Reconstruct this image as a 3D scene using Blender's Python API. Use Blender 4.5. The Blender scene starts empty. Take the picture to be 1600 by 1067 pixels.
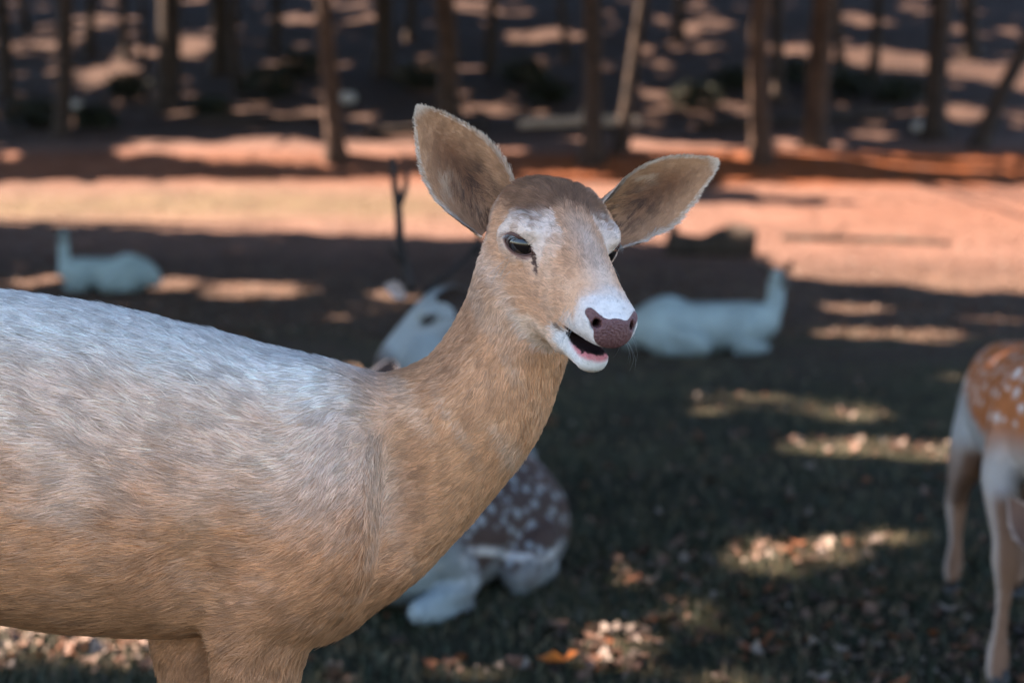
import bpy, math
import numpy as np
from mathutils import Vector, Matrix

rng = np.random.default_rng(11)
S = bpy.context.scene
COL = S.collection

# ------------------------------------------------------------------ camera, sky, sun, exposure
FPX, CAMH = 2400.0, 1.1                      # focal length in photo pixels (1600 wide), eye height in metres
PITCH = math.atan(223.5 / FPX)
cam_d = bpy.data.cameras.new('camera')
cam = bpy.data.objects.new('camera', cam_d); COL.objects.link(cam)
cam.location = (0, 0, CAMH)
cam.rotation_euler = (math.pi / 2 - PITCH, 0, 0)
cam_d.sensor_width = 36.0
cam_d.lens = 36.0 * FPX / 1600.0
cam_d.clip_start, cam_d.clip_end = 0.05, 600.0
cam_d.dof.use_dof = True
cam_d.dof.focus_distance = 1.66
cam_d.dof.aperture_fstop = 3.4
S.camera = cam

SUN_EL = math.radians(52.0)
SUN_BACK = math.radians(9.0)                # sun stands to the left, a little beyond the scene
SUN = np.array([-math.cos(SUN_EL) * math.cos(SUN_BACK), math.cos(SUN_EL) * math.sin(SUN_BACK), math.sin(SUN_EL)])
w = bpy.data.worlds.new('World'); S.world = w; w.use_nodes = True
nt = w.node_tree; nt.nodes.clear()
sky = nt.nodes.new('ShaderNodeTexSky'); sky.sky_type = 'NISHITA'; sky.sun_disc = False
sky.sun_elevation = SUN_EL; sky.sun_rotation = math.atan2(SUN[0], SUN[1])
sky.ozone_density = 1.3; sky.air_density = 1.0; sky.dust_density = 0.5
bg = nt.nodes.new('ShaderNodeBackground'); bg.inputs['Strength'].default_value = 0.06
wo = nt.nodes.new('ShaderNodeOutputWorld')
nt.links.new(sky.outputs[0], bg.inputs[0]); nt.links.new(bg.outputs[0], wo.inputs[0])
sl = bpy.data.lights.new('sun', 'SUN'); sl.energy = 4.6; sl.angle = math.radians(0.53); sl.color = (1.0, 0.80, 0.65)
so = bpy.data.objects.new('sun', sl); COL.objects.link(so)
so.rotation_euler = Vector(-SUN).to_track_quat('-Z', 'Y').to_euler()
S.view_settings.view_transform = 'Standard'; S.view_settings.look = 'None'
S.view_settings.exposure = 3.3; S.view_settings.gamma = 1.0; S.view_settings.use_curve_mapping = False
S.render.engine = 'CYCLES'
S.cycles.max_bounces = 6; S.cycles.diffuse_bounces = 3; S.cycles.glossy_bounces = 2
S.cycles.use_denoising = True

# ------------------------------------------------------------------ small maths helpers
CP, SP = math.cos(PITCH), math.sin(PITCH)
def P(px, py, d):
    """world point seen at photo pixel (px, py), d metres along the view axis"""
    a, b = (px - 800.0) / FPX * d, (533.5 - py) / FPX * d
    return np.array([a, d * CP + b * SP, CAMH - d * SP + b * CP])
def proj(p):
    q = np.asarray(p, float) - np.array([0, 0, CAMH])
    z = q[..., 1] * CP - q[..., 2] * SP
    y = q[..., 1] * SP + q[..., 2] * CP
    zz = np.where(np.abs(z) < 1e-6, 1e-6, z)
    return 800 + FPX * q[..., 0] / zz, 533.5 - FPX * y / zz, z
def unit(v):
    v = np.asarray(v, float); return v / (np.linalg.norm(v, axis=-1, keepdims=True) + 1e-12)
def hash3(i, j, k, seed=0):
    n = (i.astype(np.int64) * 374761393 + j.astype(np.int64) * 668265263 + k.astype(np.int64) * 1274126177 + seed * 974711) & 0xffffffff
    n = ((n ^ (n >> 13)) * 1274126177) & 0xffffffff
    n = ((n ^ (n >> 16)) * 2246822519) & 0xffffffff
    return ((n ^ (n >> 15)) & 0xffffff) / float(0xffffff)
def vnoise(p, seed=0):
    p = np.asarray(p, float)
    i = np.floor(p).astype(np.int64); f = p - i; f = f * f * (3 - 2 * f)
    r = 0
    for a in (0, 1):
        for b in (0, 1):
            for c in (0, 1):
                wt = (f[..., 0] if a else 1 - f[..., 0]) * (f[..., 1] if b else 1 - f[..., 1]) * (f[..., 2] if c else 1 - f[..., 2])
                r = r + wt * hash3(i[..., 0] + a, i[..., 1] + b, i[..., 2] + c, seed)
    return r
def fbm(p, oct=3, seed=0):
    r, a, t = 0, 1.0, 0
    for o in range(oct):
        r = r + a * vnoise(np.asarray(p) * 2 ** o, seed + o); t += a; a *= .5
    return r / t
def noise2(x, y, s, seed=0, oct=3):
    return fbm(np.stack([x / s, y / s, np.zeros_like(x) + .37], -1), oct, seed)
def sstep(a, b, x):
    t = np.clip((x - a) / (b - a), 0, 1); return t * t * (3 - 2 * t)
def mix(a, b, t):
    t = np.asarray(t)[..., None]; return np.asarray(a) * (1 - t) + np.asarray(b) * t

# ------------------------------------------------------------------ objects and materials
def prop(o, label=None, cat=None, group=None, kind=None):
    if label: o['label'] = label
    if cat: o['category'] = cat
    if group: o['group'] = group
    if kind: o['kind'] = kind
    return o
def empty(name, loc, label, cat, group=None):
    o = bpy.data.objects.new(name, None); COL.objects.link(o); o.location = loc; o.empty_display_size = .1
    return prop(o, label, cat, group)
def link(name, data, parent=None, mat=None):
    o = bpy.data.objects.new(name, data); COL.objects.link(o)
    if parent is not None: o.parent = parent
    if mat is not None and not data.materials: data.materials.append(mat)
    return o
def mesh(name, V, Fc, smooth=True, col=None):
    """V (n,3), Fc (m,3) or (m,4) int array"""
    me = bpy.data.meshes.new(name)
    V = np.asarray(V, np.float32); Fc = np.asarray(Fc, np.int32)
    k = Fc.shape[1]
    me.vertices.add(len(V)); me.vertices.foreach_set('co', V.ravel())
    me.loops.add(Fc.size); me.loops.foreach_set('vertex_index', Fc.ravel())
    me.polygons.add(len(Fc)); me.polygons.foreach_set('loop_start', np.arange(0, Fc.size, k, dtype=np.int32))
    if smooth: me.polygons.foreach_set('use_smooth', np.ones(len(Fc), bool))
    me.update(calc_edges=True)
    if col is not None:
        a = me.color_attributes.new('coat', 'FLOAT_COLOR', 'POINT')
        c = np.ones((len(V), 4), np.float32); c[:, :3] = col
        a.data.foreach_set('color', c.ravel())
    me.validate()
    return me
def M(name):
    m = bpy.data.materials.new(name); m.use_nodes = True
    n = m.node_tree; b = n.nodes['Principled BSDF']
    return m, n, b
def simple(name, c, rough=.7, spec=.3, noise=None, c2=None, scale=20., bump=0., coords='Object'):
    m, n, b = M(name)
    b.inputs['Roughness'].default_value = rough; b.inputs['Specular IOR Level'].default_value = spec
    b.inputs['Base Color'].default_value = (*c, 1)
    tc = n.nodes.new('ShaderNodeTexCoord'); nz = n.nodes.new('ShaderNodeTexNoise')
    nz.inputs['Scale'].default_value = scale; nz.inputs['Detail'].default_value = 5
    n.links.new(tc.outputs[coords], nz.inputs['Vector'])
    if c2 is not None:
        r = n.nodes.new('ShaderNodeValToRGB')
        r.color_ramp.elements[0].position, r.color_ramp.elements[1].position = .35, .68
        r.color_ramp.elements[0].color = (*c, 1); r.color_ramp.elements[1].color = (*c2, 1)
        n.links.new(nz.outputs[0], r.inputs[0]); n.links.new(r.outputs[0], b.inputs['Base Color'])
    if bump:
        bp = n.nodes.new('ShaderNodeBump'); bp.inputs['Strength'].default_value = bump; bp.inputs['Distance'].default_value = .01
        n.links.new(nz.outputs[0], bp.inputs['Height']); n.links.new(bp.outputs[0], b.inputs['Normal'])
    return m
def coat_material(name, bump_scale=260., rough=.75):
    m, n, b = M(name)
    at = n.nodes.new('ShaderNodeAttribute'); at.attribute_name = 'coat'
    tc = n.nodes.new('ShaderNodeTexCoord'); nz = n.nodes.new('ShaderNodeTexNoise')
    nz.inputs['Scale'].default_value = bump_scale; nz.inputs['Detail'].default_value = 3
    n.links.new(tc.outputs['Object'], nz.inputs['Vector'])
    mr = n.nodes.new('ShaderNodeMapRange'); mr.inputs['To Min'].default_value = .78; mr.inputs['To Max'].default_value = 1.18
    n.links.new(nz.outputs[0], mr.inputs[0])
    mx = n.nodes.new('ShaderNodeVectorMath'); mx.operation = 'SCALE'
    n.links.new(at.outputs['Color'], mx.inputs[0]); n.links.new(mr.outputs[0], mx.inputs['Scale'])
    n.links.new(mx.outputs[0], b.inputs['Base Color'])
    b.inputs['Roughness'].default_value = rough; b.inputs['Specular IOR Level'].default_value = .15
    bp = n.nodes.new('ShaderNodeBump'); bp.inputs['Strength'].default_value = .25; bp.inputs['Distance'].default_value = .003
    n.links.new(nz.outputs[0], bp.inputs['Height']); n.links.new(bp.outputs[0], b.inputs['Normal'])
    return m
def hair_material(name):
    m, n, b = M(name)
    at = n.nodes.new('ShaderNodeAttribute'); at.attribute_name = 'coat'
    nn = n.nodes.new('ShaderNodeAttribute'); nn.attribute_name = 'skin_normal'
    geo = n.nodes.new('ShaderNodeNewGeometry')
    ad = n.nodes.new('ShaderNodeMix'); ad.data_type = 'VECTOR'; ad.inputs['Factor'].default_value = .25
    n.links.new(nn.outputs['Vector'], ad.inputs[4]); n.links.new(geo.outputs['Normal'], ad.inputs[5])
    nv = n.nodes.new('ShaderNodeVectorMath'); nv.operation = 'NORMALIZE'
    n.links.new(ad.outputs[1], nv.inputs[0])
    b.inputs['Roughness'].default_value = .55; b.inputs['Specular IOR Level'].default_value = .2
    n.links.new(at.outputs['Color'], b.inputs['Base Color']); n.links.new(nv.outputs[0], b.inputs['Normal'])
    return m
MAT = {}
MAT['coat'] = coat_material('coat')
MAT['fur'] = hair_material('fur')
MAT['eye'] = simple('eye_dark', (.012, .008, .007), .06, .6)
MAT['lid'] = simple('eyelid_skin', (.10, .045, .035), .5, .3)
MAT['nose'] = simple('nose_leather', (.115, .046, .046), .45, .4, c2=(.18, .080, .076), scale=420, bump=.5)
MAT['hoof'] = simple('hoof_horn', (.03, .025, .022), .45, .4)
MAT['antler'] = simple('antler_bone', (.010, .008, .007), .75, .15, c2=(.030, .022, .019), scale=14, bump=.4)
MAT['bark'] = simple('bark', (.014, .010, .008), .9, .2, c2=(.045, .030, .022), scale=6, bump=1.0)
MAT['bark_lit'] = simple('bark_sunlit', (.022, .013, .009), .9, .2, c2=(.065, .037, .024), scale=7, bump=1.0)  # warmer, paler copy of bark: sunlight on trunks put into the colour
MAT['rot'] = simple('rotten_wood', (.02, .016, .014), .95, .1, c2=(.06, .045, .035), scale=9, bump=1.0)
MAT['drywood'] = simple('weathered_wood', (.22, .16, .12), .9, .2, c2=(.38, .29, .23), scale=9, bump=.8)
MAT['rock'] = simple('pale_rock', (.3, .27, .25), .85, .2, c2=(.45, .41, .38), scale=9, bump=.8)
MAT['shrub'] = simple('shrub_leaf', (.008, .011, .006), .7, .2, c2=(.022, .024, .012), scale=3)
MAT['leaf_green'] = simple('tree_leaf', (.03, .06, .018), .6, .3, c2=(.07, .10, .03), scale=1.5)

# ------------------------------------------------------------------ terrain
_py = np.array([-30, 8, 12, 16, 20, 22, 25, 29.0, 29.5, 30.3, 34, 44, 55, 70, 100, 130])
_pz = np.array([0, 0, .0, .09, .33, .50, .83, 1.36, 1.44, 1.98, 2.68, 4.95, 8.2, 13.2, 24, 34.])
def ground_z(x, y):
    x = np.asarray(x, float); y = np.asarray(y, float)
    wob = (noise2(x, y * 0 + 3, 5.0, 5) - .5) * 1.4
    yy = y + np.where(y > 20, np.clip((y - 20) / 8, 0, 1) * (wob + .05 * x), 0)
    z = np.interp(yy, _py, _pz)
    far = sstep(6, 25, y)
    z = z + (noise2(x, y, 3.0, 21) - .5) * (.03 + .16 * far) + (noise2(x, y, .6, 31, 2) - .5) * (.018 + .02 * far)
    return z
def ray_ground(px, py):
    lo, d = 1.5, 1.5
    ds = np.concatenate([np.arange(1.5, 20, .02), np.arange(20, 110, .05)])
    a, b = (px - 800.0) / FPX, (533.5 - py) / FPX
    X = a * ds; Y = ds * CP + b * SP * ds; Z = CAMH + ds * (-SP + b * CP)
    g = ground_z(X, Y)
    i = np.argmax(Z < g)
    return np.array([X[i], Y[i], g[i]]), ds[i]
gy = np.concatenate([np.arange(-8, 2, .5), np.arange(2, 8, .07), np.arange(8, 20, .14), np.arange(20, 36, .16), np.arange(36, 70, .6), np.arange(70, 131, 3.)])
gx = np.concatenate([np.arange(-70, -16, 2.5), np.arange(-16, -5, .35), np.arange(-5, 5, .08), np.arange(5, 16, .35), np.arange(16, 71, 2.5)])
GX, GY = np.meshgrid(gx, gy, indexing='ij')
GZ = ground_z(GX, GY)
nx_, ny_ = GX.shape
ii = np.arange(nx_ * ny_).reshape(nx_, ny_)
GF = np.stack([ii[:-1, :-1], ii[1:, :-1], ii[1:, 1:], ii[:-1, 1:]], -1).reshape(-1, 4)
me = mesh('ground', np.stack([GX, GY, GZ], -1).reshape(-1, 3), GF)
# ground cover, with sun and shade zones put into its tone: x = bare red clay of the bank, y = short grass, z = pale dry litter
wobv = (noise2(GX, GY * 0 + 3, 5.0, 5) - .5) * 1.4
bank = np.exp(-((GY + wobv + .05 * GX - 29.8) / 0.75) ** 2)
clay = np.clip(bank * (.5 + 1.0 * sstep(-3, 6, GX)) + .28 * np.exp(-((GY - 25) / 4.5) ** 2) * sstep(1, 7, GX), 0, 1)
litter = np.maximum(sstep(17, 21, GY), .65 * sstep(7.5, 12, GY)) * (1 - .70 * sstep(30.6, 33, GY))  # pale in the sunlit band, darkened in the wood and clearing to paint shade
grass = (1 - .65 * sstep(7, 11, GY) - .35 * sstep(15, 20, GY)) * .85 + np.exp(-((GY - 26.2) / 2.0) ** 2) * sstep(3, -3, GX) * .8
a = me.attributes.new('cover', 'FLOAT_VECTOR', 'POINT')
a.data.foreach_set('vector', np.stack([clay, grass, litter], -1).reshape(-1).astype(np.float32))
def ground_material():
    m, n, b = M('ground_cover')
    N, Lk = n.nodes, n.links
    tc = N.new('ShaderNodeTexCoord'); at = N.new('ShaderNodeAttribute'); at.attribute_name = 'cover'
    sp = N.new('ShaderNodeSeparateXYZ'); Lk.new(at.outputs['Vector'], sp.inputs[0])
    def noise(sc, det=4, ro=.55):
        z = N.new('ShaderNodeTexNoise'); z.inputs['Scale'].default_value = sc; z.inputs['Detail'].default_value = det
        z.inputs['Roughness'].default_value = ro; Lk.new(tc.outputs['Object'], z.inputs['Vector']); return z
    def ramp(src, stops):
        r = N.new('ShaderNodeValToRGB'); Lk.new(src, r.inputs[0]); e = r.color_ramp.elements
        while len(e) < len(stops): e.new(.5)
        for k, (p, c) in enumerate(stops): e[k].position = p; e[k].color = (*c, 1)
        return r.outputs[0]
    def mixc(f, A, B):
        x = N.new('ShaderNodeMix'); x.data_type = 'RGBA'; Lk.new(A, x.inputs[6]); Lk.new(B, x.inputs[7])
        Lk.new(f, x.inputs[0]); return x.outputs[2]
    def math_(op, a_, b_):
        x = N.new('ShaderNodeMath'); x.operation = op; x.use_clamp = True
        for k, v in enumerate((a_, b_)):
            if isinstance(v, (int, float)): x.inputs[k].default_value = v
            else: Lk.new(v, x.inputs[k])
        return x.outputs[0]
    n1, n2, n3, n4 = noise(1.3), noise(9, 6, .7), noise(38, 5, .7), noise(4, 3)
    soil = ramp(n2.outputs[0], [(.3, (.009, .006, .0045)), (.7, (.026, .0165, .011))])
    gr = ramp(n3.outputs[0], [(.3, (.010, .013, .007)), (.55, (.023, .025, .013)), (.75, (.048, .038, .023))])
    lit = ramp(n3.outputs[0], [(.28, (.040, .020, .015)), (.5, (.095, .053, .040)), (.72, (.17, .109, .086))])
    dry = ramp(n3.outputs[0], [(.3, (.030, .030, .012)), (.7, (.088, .078, .038))])
    cl = ramp(n2.outputs[0], [(.3, (.05, .014, .005)), (.7, (.16, .048, .014))])
    vo = N.new('ShaderNodeTexVoronoi'); vo.inputs['Scale'].default_value = 11; Lk.new(tc.outputs['Object'], vo.inputs['Vector'])
    c0 = mixc(math_('MULTIPLY', sp.outputs[1], math_('MULTIPLY', n1.outputs[0], 1.5)), soil, gr)
    gfar = mixc(math_('MULTIPLY', sp.outputs[1], math_('MULTIPLY', n4.outputs[0], 1.3)), lit, dry)
    c1 = mixc(sp.outputs[2], c0, gfar)
    n5 = noise(.9, 5, .65); vr = N.new('ShaderNodeMapRange'); Lk.new(n5.outputs[0], vr.inputs[0]); vr.inputs[1].default_value = .3; vr.inputs[2].default_value = .7; vr.inputs[3].default_value = .6; vr.inputs[4].default_value = 1.15
    sc_ = N.new('ShaderNodeVectorMath'); sc_.operation = 'SCALE'; Lk.new(c1, sc_.inputs[0]); Lk.new(vr.outputs[0], sc_.inputs['Scale']); c1 = sc_.outputs[0]
    c2 = mixc(math_('MULTIPLY', sp.outputs[0], math_('ADD', n4.outputs[0], .35)), c1, cl)
    Lk.new(c2, b.inputs['Base Color'])
    b.inputs['Roughness'].default_value = .95; b.inputs['Specular IOR Level'].default_value = .1
    bp = N.new('ShaderNodeBump'); bp.inputs['Strength'].default_value = .7; bp.inputs['Distance'].default_value = .03
    Lk.new(n2.outputs[0], bp.inputs['Height']); Lk.new(bp.outputs[0], b.inputs['Normal'])
    return m
ground = link('ground', me, None, ground_material()); prop(ground, kind='structure')

# ------------------------------------------------------------------ where sunlight reaches the ground through gaps in the crowns
GAPS = [(110, 1015, 200, 48), (650, 1045, 190, 28), (930, 1010, 170, 54), (860, 1055, 120, 20), (1085, 856, 140, 25), (1260, 850, 95, 18), (960, 890, 60, 16),
        (905, 885, 45, 14), (1165, 632, 75, 13), (1312, 645, 45, 11), (1370, 700, 120, 10), (1450, 712, 60, 9),
        (62, 437, 22, 7), (265, 440, 32, 9), (415, 455, 62, 10), (590, 472, 52, 20), (510, 500, 34, 5), (660, 470, 30, 8),
        (1430, 525, 50, 7), (1350, 520, 60, 7), (1540, 500, 60, 6), (1480, 590, 14, 6), (1320, 480, 40, 6),
        (155, 112, 62, 34), (140, 38, 60, 14), (312, 62, 42, 26), (1090, 45, 70, 42), (1010, 95, 34, 9), (1040, 108, 20, 8), (70, 70, 40, 16),
        (370, 170, 60, 7), (480, 178, 40, 8), (20, 155, 22, 8), (640, 215, 50, 12), (730, 170, 18, 8), (775, 172, 22, 8), (450, 100, 30, 6),
        (910, 190, 60, 8), (1010, 195, 40, 9), (1230, 75, 50, 12), (1540, 182, 75, 16), (1145, 165, 20, 8), (1220, 155, 15, 8), (1330, 30, 45, 10),
        (760, 10, 60, 10), (560, 8, 60, 8), (480, 30, 40, 14), (1490, 45, 18, 8), (1420, 12, 25, 10), (860, 55, 60, 10)]
BANDS = [([(0, 285), (300, 281), (600, 275), (800, 262), (930, 268), (1040, 300), (1100, 318), (1300, 318), (1600, 320)],
          [(0, 348), (350, 362), (750, 374), (980, 378), (1060, 384), (1180, 402), (1230, 436), (1400, 446), (1600, 462)]),
         ([(180, 236), (300, 220), (520, 222), (680, 232)], [(180, 240), (300, 252), (520, 262), (680, 252)]),
         ([(980, 215), (1100, 222), (1300, 236), (1600, 246)], [(980, 238), (1100, 248), (1300, 262), (1600, 276)]),
         ([(1160, 275), (1350, 285), (1600, 288)], [(1160, 300), (1350, 318), (1600, 326)]),
         ([(1230, 68), (1360, 72), (1480, 92), (1600, 98)], [(1230, 86), (1360, 108), (1480, 118), (1600, 146)])]
SHADED = [(P(680, 520, 4.97), .34), (P(760, 660, 5.4), .45), (P(740, 850, 4.2), .26), (P(650, 900, 3.95), .16), (P(1575, 850, 3.5), .16), (P(1495, 800, 4.3), .14), (P(160, 430, 15.), .6), (P(1120, 515, 10.5), .6), (P(330, 750, 1.75), .55), (P(850, 480, 1.75), .42)]
GAPM = []
for (cx, cy, rx, ry) in GAPS:
    c_, d_ = ray_ground(cx, cy); GAPM.append((c_, rx * d_ / FPX, max(.05, abs(ray_ground(cx, cy - ry)[0][1] - ray_ground(cx, cy + ry)[0][1]) / 2)))
def sunlit(p, grow=0.):
    """True where a gap in the canopy lets the sun through to ground point p"""
    px, py, z = proj(p)
    n = fbm(np.stack([p[..., 0] / .26, p[..., 1] / .26, p[..., 2] * 0], -1), 3, 77)
    n2_ = fbm(np.stack([p[..., 0] / 1.1, p[..., 1] / 1.1, p[..., 2] * 0], -1), 3, 87)
    nn = np.where(p[..., 1] > 12, .45 * n + .55 * n2_, n)
    out = np.zeros(px.shape, bool)
    for (c, rx, ry) in GAPM:
        e = ((p[..., 0] - c[0]) / (rx + grow)) ** 2 + ((p[..., 1] - c[1]) / (ry + grow)) ** 2
        out |= e < np.where(p[..., 1] < 8, 1.0 + 5.5 * (nn - .5), .75 + 6.0 * (nn - .5))
    for up, dn in BANDS:
        u = np.interp(px, *zip(*up)); d = np.interp(px, *zip(*dn)); t = (n - .5) * 14
        out |= (py > u + t) & (py < d + t) & (px > up[0][0] - 30 + (n2_ - .5) * 120) & (px < up[-1][0] + 60)
    nf = fbm(np.stack([p[..., 0] / .8, p[..., 1] / 1.0, p[..., 2] * 0], -1), 2, 97)
    out |= (p[..., 1] > 30.5) & ((n2_ > .70) | (nf > .76 - .22 * grow))
    for c, rr in SHADED:
        v = p - c; al = v @ SUN; out &= ~((np.linalg.norm(v - al[..., None] * SUN, axis=-1) < rr) & (al < 0))
    return out & (z > 0)
# ------------------------------------------------------------------ trees
def tube(pts, rad, seg=10, cap=True, wob=0., seed=0):
    pts = np.asarray(pts, float); rad = np.asarray(rad, float); n = len(pts)
    t = unit(np.gradient(pts, axis=0)); ref = np.array([1., 0, 0]) if abs(t[0][0]) < .8 else np.array([0, 1., 0])
    u = unit(ref - t * (t @ ref)[:, None]); v = np.cross(t, u)
    an = np.linspace(0, 2 * np.pi, seg, endpoint=False)
    R_ = rad[:, None] * (1 + wob * (fbm(np.stack(np.broadcast_arrays(np.cos(an)[None] * 2 + seed, np.sin(an)[None] * 2, np.arange(n)[:, None] * .45), -1), 2, seed) - .5) * 2)
    V = pts[:, None] + u[:, None] * (np.cos(an)[None] * R_)[..., None] + v[:, None] * (np.sin(an)[None] * R_)[..., None]
    V = V.reshape(-1, 3); i = np.arange(n * seg).reshape(n, seg); j = np.roll(i, -1, 1)
    Fc = np.stack([i[:-1], j[:-1], j[1:], i[1:]], -1).reshape(-1, 4)
    if cap:
        V = np.vstack([V, pts[0], pts[-1]])
        a_, b_ = len(V) - 2, len(V) - 1
        c0 = np.stack([np.full(seg, a_), j[0], i[0], np.full(seg, a_)], -1); c1 = np.stack([np.full(seg, b_), i[-1], j[-1], np.full(seg, b_)], -1)
        # caps as quads that fold (two equal corners are dropped by validate), so fan pairs instead
        c0 = np.stack([np.full(seg // 2, a_), i[0][2::2] if False else np.roll(i[0], -2)[::2][:seg // 2], i[0][1::2], i[0][0::2]], -1)
        c1 = np.stack([np.full(seg // 2, b_), i[-1][0::2], i[-1][1::2], np.roll(i[-1], -2)[::2][:seg // 2]], -1)
        Fc = np.vstack([Fc, c0, c1])
    return V, Fc
def join(parts):
    V, Fc, o = [], [], 0
    for v, f in parts:
        V.append(v); Fc.append(f + o); o += len(v)
    return np.vstack(V), np.vstack(Fc)
# base pixel x, base row, trunk width in photo pixels, lean of the trunk as dx per metre, look
SEEN = [(95, 212, 24, .0, 0, 'dark straight trunk rising from the shaded bank beyond the small lying deer'),
        (262, 172, 34, .01, 0, 'thick dark trunk beside the large sunlit litter patches on the slope'),
        (345, 115, 26, .0, 0, 'dark trunk just behind the thick dark one on the slope'),
        (524, 247, 27, -.03, 1, 'slim brown trunk standing on the bank edge behind the antlers'),
        (600, 120, 28, .0, 0, 'dark grey trunk deep in the shade behind the bank tree'),
        (703, 182, 31, .0, 1, 'brown trunk on the slope just above the upright ear tip'),
        (926, 247, 30, -.03, 0, 'bigger upright brown trunk of the pair growing from one spot'),
        (970, 237, 20, .14, 0, 'thinner leaning trunk of the pair growing from one spot'),
        (1190, 247, 30, -.01, 1, 'orange brown trunk with one dark side at the bank'),
        (1216, 158, 18, .0, 0, 'thin grey trunk between the two orange brown trunks'),
        (1274, 230, 34, -.02, 1, 'thick orange brown trunk with a sunlit pale edge'),
        (1462, 216, 32, .0, 0, 'dark trunk with flared roots below the sunlit slope band'),
        (1532, 228, 24, .42, 0, 'strongly leaning dark trunk standing on the bank'),
        (12, 150, 20, .0, 0, 'dark trunk on the slope past the one above the small lying deer'),
        (140, 88, 15, .0, 0, 'thin dark trunk high on the slope above the large sunlit litter patches'),
        (430, 78, 15, .02, 0, 'thin dark trunk high up between the thick dark trunk and the bank edge tree'),
        (765, 118, 16, .0, 0, 'thin dark trunk high on the slope behind the raised ear'),
        (1365, 122, 15, -.02, 0, 'thin dark trunk standing at the sunlit band on the slope'),
        (640, 60, 14, .01, 0, 'thin dark trunk farthest up the slope above the antlers'),
        (1060, 62, 16, .0, 0, 'thin trunk among sunlit patches far up the slope')]
for k_ in range(16):
    px_ = rng.uniform(-10, 1610); py_ = rng.uniform(20, 175)
    if min(abs(px_ - q_[0]) for q_ in SEEN) < 22: continue
    SEEN.append((px_, py_, rng.uniform(8, 15), rng.normal(0, .12), 0, 'thin young trunk growing among the bigger trees on the slope'))
trees = []
for (px, py, wd, lean, k, txt) in SEEN:
    p, d = ray_ground(px, py); trees.append((p, wd / FPX * d / 2, lean, k, txt, True))
for (x, y) in [(-9.5, 4.5), (-12.5, 9), (-10.5, 14), (-15.5, 13), (-17, 5), (-19, 19), (-14, 20.5), (-12, 25), (-20, 27), (-9.5, 0.5), (-14, -3), (-22, 10),
               (-17, 33), (-23, 36), (-16, 40), (-24, 45), (-19, 52), (-27, 55), (-22, 62), (-12, 60), (-3, 58), (6, 60), (14, 58), (22, 60),
               (6.6, 9), (8.2, 14.5), (9.6, 20.5), (-6.8, 9.5), (7.5, 5), (-8.6, 18.5), (13, 44), (18, 50), (16, 37), (-31, 40), (-33, 50), (-8, 66), (4, 68), (-30, 64)]:  # trunks at the clearing's sides added out of view to carry extra foliage
    p = np.array([x, y, float(ground_z(np.array(x), np.array(y)))]); trees.append((p, rng.uniform(.15, .24), rng.uniform(-.03, .03), 0, '', False))
TX = np.array([t[0] for t in trees]); LEAN = np.array([t[2] for t in trees])
# leaves hang where they shade the ground; gaps stay open where the sun comes through
def canopy(n, y0, y1, size, hlo, hhi, mar):
    y = rng.uniform(y0, y1, n * 2); half = .345 * np.maximum(y, 0) + mar
    keep = rng.uniform(0, 1, n * 2) < half / (.345 * y1 + mar); y, half = y[keep], half[keep]
    x = rng.uniform(-1, 1, len(y)) * half
    g = np.stack([x, y, ground_z(x, y)], -1)
    g = g[~sunlit(g, size * .5)]
    t = rng.uniform(hlo, hhi, len(g)) / SUN[2]
    q = g + SUN * t[:, None]
    for _ in range(8):                       # foliage stays above what the open view shows
        px, py, z = proj(q)
        bad = (px > -250) & (px < 1850) & (py > -90) & (z > 0)
        q[bad] += SUN * 2.0
    px, py, z = proj(q)
    bad = (px > -250) & (px < 1850) & (py > -60) & (z > 0)
    return q[~bad], size
LEAVES = [canopy(115000, -1.5, 12, .17, 7, 12, 6.0), canopy(105000, 12, 30, .22, 7, 13, 7), canopy(135000, 30, 66, .50, 8, 15, 9)]
def shade_leaves(n, x0, x1, y0, y1, z0, z1, size):  # extra unseen foliage overhead, added to cut skylight on the clearing
    q = np.stack([rng.uniform(x0, x1, n), rng.uniform(y0, y1, n), rng.uniform(z0, z1, n)], -1)
    q[:, 2] += .13 * np.maximum(q[:, 1] - 8, 0)
    q = q[fbm(q / 1.6, 2, 301) > .36]
    g = q.copy()
    for _ in range(5): g = q - SUN * ((q[:, 2] - ground_z(g[:, 0], g[:, 1])) / SUN[2])[:, None]
    q = q[~sunlit(g, size * .5)]
    px, py, z = proj(q); return q[~((px > -250) & (px < 1850) & (py > -90) & (z > 0))], size
LEAVES.append(shade_leaves(34000, -8.5, 9.5, 5.0, 23, 6.5, 10, .26))
HOLES = []    # filled below: gaps cut in the leaves so sun reaches animals and trunks: (point, radius)
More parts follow.
